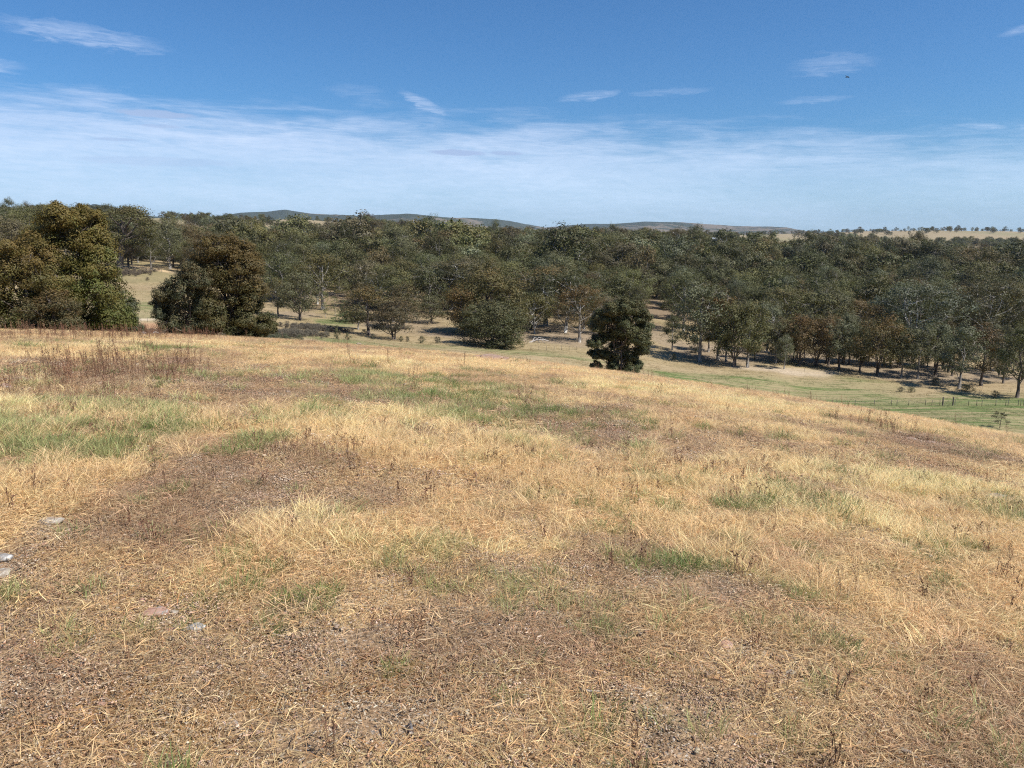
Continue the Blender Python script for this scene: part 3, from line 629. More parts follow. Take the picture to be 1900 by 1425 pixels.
# --- centre-valley trees
def T(*a, **k): return pix_tree(*a, **k)
cen = [
 ('dense', 912, 550, 96, DARKC := (.082, .088, .040), .22, 644, 'dense domed tree at the paddock edge, its foliage down to the grass'),
 ('dense', 905, 488, 105, (.098, .096, .038), .4, 622, 'tall golden-olive gum rising behind the dense domed tree'),
 ('multi', 858, 525, 62, (.11, .09, .036), .6, 622, 'golden-brown gum with a slanting forked trunk beside black shade'),
 ('gum', 1012, 490, 118, (.092, .090, .042), .5, 606, 'wide olive gum with a thick pale leaning trunk'),
 ('gum', 1075, 520, 84, (.105, .086, .038), .6, 635, 'brown-olive gum left of the lone dense dark tree'),
 ('multi', 985, 565, 50, GREY, .2, 612, 'grey bushy tree under the wide olive gum'),
 ('shrub', 940, 600, 60, MID, .2, 645, 'low spreading shrub by the pale log pile'),
 ('young', 684, 522, 80, (.098, .094, .042), .6, 623, 'slender dark-trunked gum with a ginger-flecked crown'),
 ('multi', 731, 549, 68, (.078, .072, .042), .35, 630, 'compact dark rounded gum beside the slender dark-trunked one'),
 ('multi', 748, 520, 60, (.085, .082, .042), .4, 610, 'olive gum behind the compact dark rounded gum'),
 ('young', 665, 560, 36, GREY, .1, 612, 'narrow grey-green gum at the left of the slender trio'),
 ('white', 836, 478, 120, (.095, .098, .05), .3, 575, 'spreading green-gold gum with pale forking limbs in mid valley'),
 ('multi', 800, 545, 60, GREY, .15, 600, 'hazy grey gum above the black shade'),
 ('multi', 556, 497, 64, GREY, .15, 594, 'round grey-green gum with a dark stem on open dirt'),
 ('young', 516, 510, 40, OLIVE, .4, 587, 'small gum with twin pale stems right of the rusty-topped tree'),
 ('wisp', 604, 538, 24, (.16, .17, .06), .1, 590, 'wispy yellow-green sapling gum, tallest of the wispy ones'),
 ('wisp', 622, 548, 20, (.15, .16, .06), .1, 585, 'wispy yellow-green sapling beside a low green bush'),
 ('wisp', 640, 555, 18, (.14, .15, .07), .1, 588, 'thinnest wispy sapling of the yellow-green group'),
 ('shrub', 645, 575, 50, (.08, .11, .04), .0, 598, 'low bright green bush under the wispy saplings'),
 ('white', 1155, 490, 110, GREY, .1, 566, 'half-dead gum with bare white limbs behind the lone dark tree'),
]
for kd, u, vt, wpx, c, tip, vb, lab in cen: T(kd, u, vt, wpx * (1.22 if wpx > 30 else 1), 0, c, tip, lab, v_base=vb)
row = [
 ('young', 1247, 586, 34, DARK, .1, 650, 'small dark young gum standing alone left of the tree belt'),
 ('young', 1298, 522, 74, SAGE, .1, 672, 'tall grey-green gum at the left end of the tree belt'),
 ('young', 1332, 538, 62, BROWN, .7, 668, 'rusty-crowned gum beside the tall grey-green end gum'),
 ('young', 1347, 560, 46, MID, .3, 672, 'narrow green gum in the shade of the belt\'s left clump'),
 ('multi', 1363, 556, 66, MID, .2, 681, 'many-stemmed green gum in front of the left clump'),
 ('young', 1387, 560, 56, OLIVE, .2, 682, 'slanting-stemmed olive gum at the right of the left clump'),
 ('white', 1422, 556, 76, SAGE, .1, 655, 'pale grey gum with fanned bare branches behind the belt'),
 ('young', 1439, 600, 34, GREY, .2, 674, 'thin gum behind the small bushy tree'),
 ('young', 1455, 624, 28, SAGE, .1, 685, 'smallest bushy gum on the bare pale soil'),
 ('young', 1483, 585, 50, (.115, .088, .04), .6, 678, 'orange-brown crowned gum on a straight dark stem'),
 ('multi', 1513, 584, 54, (.112, .088, .042), .5, 680, 'rust-brown gum with three pale splayed stems'),
 ('young', 1537, 592, 40, BROWN, .6, 679, 'dull brown gum right of the three-stemmed rust one'),
 ('young', 1556, 594, 48, SAGE, .1, 687, 'grey-green gum with a pale stem beyond the orange-brown pair'),
 ('young', 1595, 606, 36, GREY, .1, 691, 'slim grey gum with a thin bent stem'),
 ('multi', 1628, 582, 76, (.095, .088, .034), .6, 698, 'broad golden-olive gum with a dark forked trunk'),
 ('young', 1672, 618, 42, GREY, .1, 701, 'small grey gum just right of the golden-olive one'),
 ('young', 1702, 608, 42, GREY, .05, 703, 'grey gum with a bare leaning stem below the white-limbed giant'),
 ('young', 1736, 598, 52, SAGE, .05, 699, 'bushy sage gum with twin stems near the row of stakes'),
 ('young', 1780, 600, 60, SAGE, .05, 721, 'forward-standing sage gum with a pale forked stem'),
 ('young', 1820, 604, 54, (.085, .075, .04), .5, 716, 'brownish dark gum behind the forward sage gum'),
 ('young', 1861, 622, 38, GREY, .1, 712, 'slender grey gum between two larger gums near the right edge'),
 ('young', 1887, 600, 62, MID, .05, 738, 'nearest gum of the belt, at its right end by the fence'),
 ('white', 1698, 515, 140, (.085, .098, .062), .1, 655, 'giant spreading gum with a bright white trunk and limbs'),
 ('white', 1828, 512, 120, (.082, .088, .045), .3, 650, 'second giant gum with clustered white stems'),
 ('gum', 1885, 530, 80, OLIVE, .4, 645, 'olive gum cut by the right edge behind the belt'),
 ('gum', 1590, 555, 74, BROWN, .4, 640, 'dark brownish gum behind the slim grey gum'),
 ('gum', 1500, 540, 90, MID, .2, 640, 'deep green gum rising behind the rust-brown gums'),
]
for kd, u, vt, wpx, c, tip, vb, lab in row: T(kd, u, vt - 6, wpx * (1.05 if kd == 'white' else 1.3), 0, c, tip, lab, v_base=vb)
for kd, u, vt, wpx, Y, c, tip, lab in (
 ('gum', 1136, 410, 30, 640, GREY, .1, 'round-headed gum standing clear of the treetops before the far hills'), ('white', 1252, 414, 44, 600, BROWN, .1, 'open-crowned gum on the skyline, left of the tallest skyline clump'),
 ('gum', 1288, 411, 40, 610, MID, .1, 'tallest gum of the skyline clump left of the pale shed'), ('gum', 1338, 420, 30, 620, BROWN, .1, 'skyline gum just behind the pale shed'),
 ('white', 1392, 424, 30, 700, GREY, .1, 'skyline gum between two tan far paddocks'), ('gum', 1500, 424, 34, 650, OLIVE, .1, 'skyline gum with a flat spray of foliage on top'), ('gum', 1530, 430, 40, 640, BROWN, .2, 'broad brown skyline gum right of the flat-topped one'),
 ('white', 1700, 424, 40, 560, BROWN, .0, 'windswept gum with bare branches against the tan far paddock'), ('gum', 919, 405, 24, 700, MID, .1, 'single gum poking above the central treetops before the far hills'),
 ('gum', 700, 403, 36, 760, BROWN, .1, 'rounded skyline gum at the centre of the long wooded crest'), ('gum', 1648, 445, 40, 420, DARK, .0, 'dark blue-green gum with a clear stem in the right wood'), ('gum', 30, 363, 26, 640, GREY, .0, 'gum with open airy top at the far left of the ridge skyline'),
 ('gum', 62, 370, 26, 640, BROWN, .0, 'domed gum second from the left on the ridge skyline'), ('gum', 1155, 418, 26, 640, BROWN, .1, 'low gum leaning against the round-headed skyline one')):
    T(kd, u, vt, wpx, Y, c, tip, lab)
rng = np.random.default_rng(99)
# thin pole-like young gums deeper in the belt
for i in range(34):
    u = rng.uniform(1290, 1900); vb = 655 + (u - 1290) * 0.078 + rng.uniform(-12, 6); 
    T('young' if i % 3 else 'multi', u, vb - rng.uniform(66, 104), rng.uniform(30, 52), 0, [GREY, MID, SAGE, BROWN][i % 4], .2, 'slim young gum crowded inside the shaded belt', v_base=vb, group='thin young gums inside the tree belt')
# forest individuals: nearest wooded band
def poisson_forest(n, Yr, ur, seed, minr, ok):
    rg = np.random.default_rng(seed); out = []; tries = 0
    while len(out) < n and tries < 60000:
        tries += 1
        Y = math.sqrt(rg.uniform(Yr[0] ** 2, Yr[1] ** 2)); u = rg.uniform(*ur); x = ray(u, 520)[0] * Y
        if not ok(u, Y): continue
        if any((x - a) ** 2 + (Y - b) ** 2 < (4.0 + 0.3 * c) ** 2 for a, b, c in ALLTREES[-900:]) : continue
        if any((x - a) ** 2 + (Y - b) ** 2 < minr ** 2 for a, b in out[-400:]): continue
        out.append((x, Y))
    return out
def forest_ok(u, Y):
    if u < 500 and Y < 285: return False
    if 1195 < u < 1240 and Y < 330: return False
    if 600 < u < 830 and Y < 205: return False
    if 870 < u < 900 and Y < 250: return False
    if 1240 <= u < 1900 and Y < 225: return False
    if 500 <= u < 600 and Y < 225: return False
    if 830 <= u < 1195 and Y < 200: return False
    return True
PAL = [(GREY, .1), (OLIVE, .3), (BROWN, .3), (MID, .15), (DARK, .1), (MID, .05), (OLIVE, .1), (SAGE, .0), ((.112, .096, .052), .1), (DARK, .2)]
pts = poisson_forest(212, (200, 365), (-40, 1940), 7, 8.4, forest_ok)
words_ = {id(GREY): 'grey-green', id(OLIVE): 'olive', id(BROWN): 'brownish', id(MID): 'mid-green', id(DARK): 'dark green', id(SAGE): 'sage'}
for i, (x, y) in enumerate(sorted(pts, key=lambda p: p[1])):
    c, tip = PAL[int(rng.integers(len(PAL)))]; h = rng.uniform(11, 20); w = h * rng.uniform(.62, .95)
    nm = words_.get(id(c), 'drab brown')
    k = ['gum', 'gum', 'multi', 'gum', 'white'][int(rng.integers(5))]
    place_tree(k, x, y, h, w, c, tip, f'{nm} gum packed among others in the wooded valley', f'{nm} gums of the wooded valley', rng=rng)

# distant woodland: one mass (instances of the far kinds)
def gn_scatter(name, pos, scl, rotz, var, tcol, sources, kind='stuff', tilt=None):
    me = bpy.data.meshes.new(name); n = len(pos)
    me.vertices.add(n); me.vertices.foreach_set('co', np.asarray(pos, np.float32).ravel())
    a = me.attributes.new('scl', 'FLOAT_VECTOR', 'POINT'); a.data.foreach_set('vector', np.asarray(scl, np.float32).ravel())
    rot = np.zeros((n, 3), np.float32); rot[:, 2] = rotz
    if tilt is not None: rot[:, 0] = tilt[:, 0]; rot[:, 1] = tilt[:, 1]
    a = me.attributes.new('rot', 'FLOAT_VECTOR', 'POINT'); a.data.foreach_set('vector', rot.ravel())
    a = me.attributes.new('var', 'INT', 'POINT'); a.data.foreach_set('value', np.asarray(var, np.int32))
    a = me.attributes.new('tcol', 'FLOAT_COLOR', 'POINT'); a.data.foreach_set('color', np.asarray(tcol, np.float32).ravel())
    o = bpy.data.objects.new(name, me); COL.objects.link(o); o['kind'] = kind
    src = bpy.data.collections.new(name + '_source')
    for k, s in enumerate(sources):
        so = bpy.data.objects.new('%s_source_%02d' % (name, k), s); src.objects.link(so)
    ng = bpy.data.node_groups.new(name, 'GeometryNodeTree')
    ng.interface.new_socket('Geometry', in_out='INPUT', socket_type='NodeSocketGeometry'); ng.interface.new_socket('Geometry', in_out='OUTPUT', socket_type='NodeSocketGeometry')
    N = ng.nodes; L = ng.links
    gi = N.new('NodeGroupInput'); go = N.new('NodeGroupOutput'); ip = N.new('GeometryNodeInstanceOnPoints'); ci = N.new('GeometryNodeCollectionInfo')
    ci.inputs['Collection'].default_value = src; ci.inputs['Separate Children'].default_value = True; ci.inputs['Reset Children'].default_value = True
    def attr(nm, t):
        nd = N.new('GeometryNodeInputNamedAttribute'); nd.data_type = t; nd.inputs['Name'].default_value = nm
        return next(s for s in nd.outputs if s.enabled and s.name == 'Attribute')
    L.new(gi.outputs[0], ip.inputs['Points']); L.new(ci.outputs[0], ip.inputs['Instance']); ip.inputs['Pick Instance'].default_value = True
    L.new(attr('var', 'INT'), ip.inputs['Instance Index']); L.new(attr('scl', 'FLOAT_VECTOR'), ip.inputs['Scale'])
    er = N.new('FunctionNodeEulerToRotation'); L.new(attr('rot', 'FLOAT_VECTOR'), er.inputs[0]); L.new(er.outputs[0], ip.inputs['Rotation'])
    L.new(ip.outputs[0], go.inputs[0])
    md = o.modifiers.new('scatter', 'NODES'); md.node_group = ng
    return o
def combo_mesh(name, d, m_w, m_l):
    WV, WF, LV, LF, LA, ext = d
    V, F = join([(WV, WF), (LV, LF)]); A = np.vstack([np.tile([[0, .5, 0]], (len(WV), 1)), LA])
    me = mesh_np(name, V, F, {'tint': A}); me.materials.append(m_w); me.materials.append(m_l)
    mi = np.zeros(len(F), np.int32); mi[len(WF):] = 1; me.polygons.foreach_set('material_index', mi); me.update()
    return me
def far_wood():
    rg = np.random.default_rng(21); srcs = []; exts = []
    for (kn, bark) in (('far', M_PALE), ('gum', M_PALE)):
        for v in KINDS[kn].vars:
            srcs.append(combo_mesh('far_tree', v[3] + (v[2],), bark, M_LEAF_I)); exts.append(v[2])
    P = []; Ssc = []; R = []; Vv = []; Tc = []
    cand = []
    def cloud(n, y0, y1, thr, h0, h1):
        Y = np.sqrt(rg.uniform(y0 ** 2, y1 ** 2, n)); u = rg.uniform(-140, 2040, n); x = (u - 950) / FPX * Y * 1.02
        f = fbm(x / 130, Y / 170, 301, 4); keep = f > thr(u, Y)
        cand.append((x[keep], Y[keep], rg.uniform(h0, h1, keep.sum())))
    cloud(1000, 240, 420, lambda u, Y: np.where((Y < 300) & (u < 520), 2.0, 0.30), 9, 15)
    cloud(4000, 330, 800, lambda u, Y: np.where(Y < 450, 0.25, np.where((u < 450) & (Y > 560), .50, np.where(u < 450, .42, 0.36))) , 8, 18)
    cloud(3400, 700, 1150, lambda u, Y: np.where(u < 420, .55, np.where(u < 720, .45, np.where(u < 1300, .25, .42))), 10, 17)
    cloud(2600, 1100, 1900, lambda u, Y: np.where(u > 1300, .50, .47), 10, 16)
    cloud(3600, 1800, 4600, lambda u, Y: np.where(u > 1450, .475, .53), 9, 14)
    # lines of trees along far ridges on the right
    for (ua, ub, Y, n) in ((1480, 1720, 2450, 34), (1700, 1960, 2600, 60), (1560, 1960, 2250, 40), (520, 660, 1290, 16), (640, 760, 1350, 24), (1500, 1900, 3300, 70)):
        u = rg.uniform(ua, ub, n); u = ua + (ub - ua) * ((np.round((u - ua) / (ub - ua) * n / 6) * 6 / n) + rg.normal(size=n) * .018); Yj = Y + rg.normal(size=n) * 60 + (u - ua) * 0.25; cand.append(((u - 950) / FPX * Yj * 1.02, Yj, rg.uniform(8, 14, n)))
    x = np.concatenate([c[0] for c in cand]); y = np.concatenate([c[1] for c in cand]); h = np.concatenate([c[2] for c in cand]); z = H(x, y)
    u = x / y / 1.02 * FPX + 950
    # open paddocks (left in the wood, in metres on the land)
    keep = np.ones(len(x), bool)
    for (uu, Y, ru, ry) in ((312, 1010, 26, 130), (430, 1100, 20, 60), (575, 1230, 62, 190), (1395, 1300, 36, 420), (1440, 1500, 60, 260), (1240, 560, 14, 30), (1560, 640, 14, 22), (600, 430, 26, 22), (1650, 1900, 90, 240), (1820, 2150, 120, 200), (930, 480, 12, 20)):
        keep &= ~((((u - uu) / ru) ** 2 + ((y - Y) / ry) ** 2) < 1)
    keep &= ~((u < 330) & (y < 330)); keep &= ~((u > 1190) & (u < 1242) & (y < 330))
    h = h * (0.70 + 1.0 * fbm(x / 30, y / 30, 311, 2))
    big = (y < 540) & (y > 330) & (u > 540); h = np.where(big, h * 1.25, h); keep &= ~(big & (rg.random(len(x)) < .34))
    h = np.where((u < 420) & (y > 330) & (y < 700), h * .8, h); h = np.where((y > 950) & (y < 1500) & (u > 280) & (u < 680), h * .6, h)
    return x[keep], y[keep], z[keep], h[keep], srcs, exts, rg
def build_far_wood():
    x, y, z, h, srcs, exts, rg = far_wood()
    near = np.array([(a, b) for a, b, c in ALLTREES if b > 180]); ok = np.ones(len(x), bool)
    for i in np.where(y < 360)[0]:
        if np.min((near[:, 0] - x[i]) ** 2 + (near[:, 1] - y[i]) ** 2) < 25: ok[i] = False
    x, y, z, h = x[ok], y[ok], z[ok], h[ok]; n = len(x)
    w = h * rg.uniform(.55, .98, n); var = np.where(y < 600, rg.integers(len(srcs), size=n), rg.integers(6, size=n))
    e = np.array(exts); s = w / 2 / e[var, 0]; scl = np.stack([s, s, h / e[var, 1]], 1)
    pal = np.array([(*c, t) for c, t in PAL]); tc = pal[rg.integers(len(pal), size=n)]; tc[:, :3] *= rg.uniform(.55, 1.5, (n, 1))
    pos = np.stack([x, y, z - 0.2], 1)
    o = gn_scatter('woodland', pos, scl, rg.uniform(0, 6.28, n), var, tc, srcs)
    tag(o, 'dense mass of gum trees covering the far side of the valley', 'woodland')
    print('far trees', n)
build_far_wood()

# ------------------------------------------------------------------ grass, litter, weeds
def blades(rng, n, rad, h0, h1, w, lean, base_brown=0.0, seedhead=False, windx=0.15):
    V = []; A = []
    a = rng.uniform(0, 2 * pi, n); rr = rad * np.sqrt(rng.random(n)); bx = np.cos(a) * rr; by = np.sin(a) * rr
    hh = rng.uniform(h0, h1, n); ld = a + rng.normal(size=n) * 0.9; ln = lean * rng.uniform(.3, 1.6, n)
    wa = rng.uniform(0, 2 * pi, n); ww = w * rng.uniform(.6, 1.4, n); br = np.clip(rng.normal(.5, .24, n), 0, 1); bb = np.clip(rng.normal(base_brown, .25, n), 0, 1)
    out = np.zeros((n, 4, 2, 3))
    for k, t in enumerate((0, .35, .7, 1.0)):
        cx = bx + np.cos(ld) * ln * hh * t ** 1.7 + windx * hh * t ** 1.5; cy = by + np.sin(ld) * ln * hh * t ** 1.7; cz = hh * t * (1 - .28 * np.minimum(ln, 2) * t) - 0.01
        wk = ww * (1, .85, .6, .12)[k] * .5
        if seedhead and k >= 2: wk = ww * (1.9, .5)[k - 2]
        out[:, k, 0] = np.stack([cx - np.cos(wa) * wk, cy - np.sin(wa) * wk, cz], 1); out[:, k, 1] = np.stack([cx + np.cos(wa) * wk, cy + np.sin(wa) * wk, cz], 1)
    V = out.reshape(-1, 3); b = np.arange(n)[:, None] * 8
    F = np.concatenate([b + np.array([[0, 1, 3, 2]]), b + np.array([[2, 3, 5, 4]]), b + np.array([[4, 5, 7, 6]])], 0)
    A = np.repeat(np.stack([bb, br, br * 0], 1), 8, axis=0)
    return V, F, A
def litter(rng, n, rad, l0, l1, w):
    """dead stems lying flat, thin crossed strips"""
    a = rng.uniform(0, 2 * pi, n); rr = rad * np.sqrt(rng.random(n)); c = np.stack([np.cos(a) * rr, np.sin(a) * rr, rng.uniform(.002, .022, n)], 1)
    d = rng.normal(size=(n, 3)); d[:, 2] *= .22; d /= np.linalg.norm(d, axis=1)[:, None]; l = rng.uniform(l0, l1, n)[:, None]
    s = np.cross(d, [0, 0, 1.0]); s /= np.linalg.norm(s, axis=1)[:, None]; s[:, 2] += rng.normal(size=n) * .4; s = s * (w * rng.uniform(.6, 1.5, n)[:, None]) / 2
    mid = c + rng.normal(size=(n, 3)) * np.array([1, 1, .1]) * l * .06
    V = np.stack([c - d * l / 2 - s * .5, c - d * l / 2 + s * .5, mid + s, mid - s, c + d * l / 2 + s * .4, c + d * l / 2 - s * .4], 1).reshape(-1, 3); b = np.arange(n)[:, None] * 6
    V[:, 2] = np.maximum(V[:, 2], .001)
    F = np.concatenate([b + np.array([[0, 1, 2, 3]]), b + np.array([[3, 2, 4, 5]])], 0)
    A = np.repeat(np.stack([np.clip(rng.normal(.3, .35, n), 0, 1), np.clip(rng.normal(.5, .3, n), 0, 1), np.zeros(n)], 1), 6, axis=0)
    return V, F, A
def crumbs(rng, n, rad, s0, s1):
    cube = np.array([[x, y, z] for x in (-1, 1) for y in (-1, 1) for z in (-1, 1)], float); fc = np.array([[0, 1, 3, 2], [4, 6, 7, 5], [0, 4, 5, 1], [2, 3, 7, 6], [0, 2, 6, 4], [1, 5, 7, 3]])
    a = rng.uniform(0, 2 * pi, n); rr = rad * np.sqrt(rng.random(n)); s = rng.uniform(s0, s1, n) * rng.uniform(.6, 1, n)
    V = cube[None] * (1 + rng.normal(size=(n, 8, 3)) * .28) * s[:, None, None] * np.array([1, .75, .5]) * .5
    q = rng.uniform(0, 6.28, n); cs, sn = np.cos(q)[:, None], np.sin(q)[:, None]; X = V[..., 0] * cs - V[..., 1] * sn; Y = V[..., 0] * sn + V[..., 1] * cs; V[..., 0] = X; V[..., 1] = Y
    V += np.stack([np.cos(a) * rr, np.sin(a) * rr, s * .16], 1)[:, None]
    F = (np.arange(n)[:, None, None] * 8 + fc[None]).reshape(-1, 4)
    A = np.repeat(np.stack([np.clip(rng.normal(.3, .3, n), 0, 1), np.clip(rng.normal(.5, .3, n), 0, 1), np.zeros(n)], 1), 8, axis=0)
    return V.reshape(-1, 3), F, A
def dock(rng, n, rad, h0, h1):
    """upright brown seed stalks with short side spikes"""
    P = []; T_ = []
    for i in range(n):
        a = rng.uniform(0, 2 * pi); r = rad * math.sqrt(rng.random()); h = rng.uniform(h0, h1); d = np.array([rng.normal() * .12, rng.normal() * .12, 1]) * h; p0 = np.array([cos(a) * r, sin(a) * r, -.01])
        P.append(tube([p0, p0 + d * .5 + rng.normal(size=3) * .01, p0 + d], [.0022, .0017, .001], 3, cap=False))
        m = int(22 * h / .3)
        for k in range(m):
            t = rng.uniform(.4, 1); q = p0 + d * t; e = rng.normal(size=3); e[2] = abs(e[2]) * 1.2; e /= np.linalg.norm(e); l = .022 * rng.uniform(.5, 1.5); s = np.cross(e, rng.normal(size=3)); s = s / np.linalg.norm(s) * .0035
            P.append((np.array([q, q + e * l * .5 + s, q + e * l, q + e * l * .5 - s]), np.array([[0, 1, 2, 3]])))
    V, F = join(P); A = np.stack([np.full(len(V), .4), np.clip(rng.normal(.5, .2, len(V)), 0, 1), np.zeros(len(V))], 1)
    return V, F, A
def src(name, d, mat):
    V, F, A = d; me = mesh_np(name, V, F, {'tint': A}); me.materials.append(mat); return me
g = np.random.default_rng(3)
TALL = [src('tuft', blades(g, 46, .10, .06, .21, .0032, .95), M_BLADE) for _ in range(5)]
TALLF = [src('tuft', blades(g, 46, .20, .07, .22, .0060, .9), M_BLADE) for _ in range(4)]
SHORT = [src('tuft', blades(g, 44, .15, .02, .09, .0028, 1.4, .3), M_BLADE) for _ in range(4)]
GRN = [src('tuft', blades(g, 70, .085, .04, .12, .0032, .7, 0), M_BLADE) for _ in range(4)]
GRNF = [src('tuft', blades(g, 60, .20, .10, .24, .006, .6, 0), M_BLADE) for _ in range(3)]
LIT = [src('straw', litter(g, 170, .24, .012, .085, .0023), M_BLADE) for _ in range(5)]
LEAFL = [src('leaf_litter', litter(g, 90, .22, .010, .035, .006), M_CRUMB) for _ in range(3)]
CRU = [src('crumb', crumbs(g, 190, .22, .004, .014), M_CRUMB) for _ in range(4)] + [src('crumb', crumbs(g, 6, .22, .014, .034), M_CRUMB)]
DOCK = [src('stalk', dock(g, 6, .12, .16, .42), M_STALK) for _ in range(4)]
SPRIG = [src('sprig', dock(g, 4, .05, .07, .17), M_STALK) for _ in range(3)]

def cover(n, y0, y1, seed, side=0.95, power=1.0):
    rg = np.random.default_rng(seed); q = rg.random(n); y = np.sqrt(y0 ** 2 + q * (y1 ** 2 - y0 ** 2)); x = rg.uniform(-1, 1, n) * (.86 * y + 4.2)
    return x, y, rg
def emit(name, x, y, rg, srcs, sc0, sc1, cols, label, cat, zs=None, tiltamt=.06, colnoise=0.12, keep=None, hmul=None):
    if keep is not None: x, y = x[keep], y[keep]; cols = cols[keep]; hmul = None if hmul is None else hmul[keep]
    n = len(x); s = rg.uniform(sc0, sc1, n); scl = np.stack([s, s, s * (1 if hmul is None else hmul)], 1)
    c = cols * (1 + rg.normal(size=(n, 1)) * colnoise) * (1 + rg.normal(size=(n, 3)) * .03); c = np.concatenate([np.clip(c, .01, .9), np.ones((n, 1))], 1)
    return (np.stack([x, y, H(x, y)], 1), scl, rg.uniform(0, 6.28, n), rg.integers(len(srcs), size=n), c, rg.normal(size=(n, 2)) * tiltamt)
def scatter(name, chunks, label, cat):
    """chunks: list of (emit result, sources)"""
    P = []; Sx = []; R = []; Vv = []; C = []; Tt = []; src_all = []; 
    for e, ss in chunks:
        P.append(e[0]); Sx.append(e[1]); R.append(e[2]); Vv.append(e[3] + len(src_all)); C.append(e[4]); Tt.append(e[5]); src_all += ss
    o = gn_scatter(name, np.vstack(P), np.vstack(Sx), np.concatenate(R), np.concatenate(Vv), np.vstack(C), src_all, tilt=np.vstack(Tt))
    tag(o, label, cat); print(name, len(o.data.vertices)); return o
def col_mix(a, b, t): return np.asarray(a)[None] * (1 - t[:, None]) + np.asarray(b)[None] * t[:, None]
STONES = [hit(u, v)[:2] + (w / FPX * hit(u, v)[1] * .75 + .03,) for u, v, w in ((94, 970, 56), (6, 1038, 60), (4, 1072, 66), (288, 1140, 70), (345, 1165, 60), (1345, 1197, 44), (1186, 1402, 30), (1850, 922, 44), (1700, 818, 60), (1740, 826, 50), (218, 1132, 16), (510, 1178, 40), (928, 1302, 16), (1466, 1250, 26), (908, 664, 60))]
def away(x, y):
    k = np.ones(len(x), bool)
    for a, b, c in STONES: k &= (((x - a) / c) ** 2 + ((y - b + c * .6) / (c * 1.5)) ** 2) > 1
    return k
def on_hill(x, y): return (hill(x, y) > valley(x, y) + 1.0)
def build_cover():
    GOLD = (.90, .71, .37); STR2 = (.76, .57, .30); PINK = (.54, .39, .235)
    # standing dry grass
    ch = []
    for (n, y0, y1, srcs, s0, s1, dens, seed) in ((14000, .6, 9, TALL, .6, 1.1, 1.0, 1), (30000, 8, 22, TALL, .7, 1.2, 1.0, 2), (42000, 20, 75, TALLF, .6, 1.05, 1.0, 3), (14000, 12, 26, TALLF, .45, .8, 1.0, 4)):
        x, y, rg = cover(n, y0, y1, seed); st, gr, b, wd = zones(x, y)
        p = np.clip(st * 1.15 - .12, 0.015, 1) * (1 - .2 * np.clip(gr, 0, 1)) * (1 - .4 * wd); cl = fbm(x * 2.2 + y * .3, y * 1.3, 405, 3); p = p * (.18 + 1.1 * sstep(.38, .58, cl)); keep = (rg.random(len(x)) < p) & on_hill(x, y) & away(x, y)
        tone = fbm(x * .35, y * .3, 401, 3); cols = col_mix(GOLD, STR2, sstep(.35, .65, tone)); cols = cols * (1 - wd[:, None] * .25)
        ch.append((emit('', x, y, rg, srcs, s0, s1, cols, '', '', keep=keep, hmul=.42 + .45 * st), srcs))
    scatter('dry_grass', ch, 'golden dry grass standing over the whole brow of the hill', 'grass')
    # short sparse straw and lying litter
    ch = []
    for (n, y0, y1, srcs, s0, s1, seed, q) in ((24000, .4, 8, SHORT, .45, 1.0, 11, .8), (16000, 7, 25, SHORT, .8, 1.6, 12, .6), (13500, .4, 8, LIT, .7, 1.2, 13, .8), (18000, 7, 24, LIT, .9, 1.7, 14, .8), (12000, 22, 50, LIT, 1.5, 2.5, 15, .8)):
        x, y, rg = cover(n, y0, y1, seed); st, gr, b, wd = zones(x, y); m = fbm(x * 1.6, y * 1.6, 411, 3)
        keep = (rg.random(len(x)) < q * (.35 + 1.1 * sstep(.35, .6, m)) * (1 - .42 * b)) & on_hill(x, y) & away(x, y)
        cols = col_mix(STR2, PINK, sstep(.4, .6, fbm(x * .9, y * .9, 421, 3))); cols = cols * (0.85 + .3 * st[:, None])
        ch.append((emit('', x, y, rg, srcs, s0, s1, cols, '', '', keep=keep, tiltamt=.03), srcs))
    scatter('straw', ch, 'short broken straw lying over the bare soil near the viewer', 'straw')
    # green tufts
    ch = []
    for (n, y0, y1, srcs, s0, s1, seed) in ((22000, .4, 8, GRN, .5, 1.15, 21), (16000, 6, 18, GRN, .9, 1.8, 22), (15000, 6, 20, GRNF, .4, .9, 24), (14000, 16, 60, GRNF, .5, 1.0, 23)):
        x, y, rg = cover(n, y0, y1, seed); st, gr, b, wd = zones(x, y)
        keep = (rg.random(len(x)) < np.clip(gr * .9 - .02, 0, 1)) & on_hill(x, y)
        t = fbm(x * .8, y * .8, 431, 3); keep &= rg.random(len(x)) < (.35 + .65 * sstep(.4, .6, fbm(x * 2.3, y * 2.3, 433, 2)))
        cols = col_mix((.18, .235, .07), (.36, .37, .15), sstep(.35, .65, t)); cols = np.where((x < -1.2)[:, None] & (y > 7)[:, None] & (y < 16)[:, None], cols * np.array([[1.15, 1.15, 1.2]]), cols)
        ch.append((emit('', x, y, rg, srcs, s0, s1, cols, '', '', keep=keep), srcs))
    scatter('green_grass', ch, 'fresh green tufts and low herbs dotted through the dry grass', 'grass')
    # reddish brown seed stalks
    ch = []
    for (n, y0, y1, srcs, s0, s1, seed, q) in ((4000, 1.2, 9, SPRIG, .5, 1.2, 31, .25), (5000, 8, 40, DOCK, .7, 1.25, 32, .04), (9000, 10, 34, DOCK, .8, 1.3, 33, .0), (2500, 3.0, 12, DOCK, .3, .6, 34, .05)):
        x, y, rg = cover(n, y0, y1, seed); st, gr, b, wd = zones(x, y)
        keep = (rg.random(len(x)) < (q * .6 + .75 * wd * (wd > .35))) & on_hill(x, y)
        cols = col_mix((.17, .095, .062), (.32, .20, .12), rg.random(len(x)))
        ch.append((emit('', x, y, rg, srcs, s0, s1, cols, '', '', keep=keep), srcs))
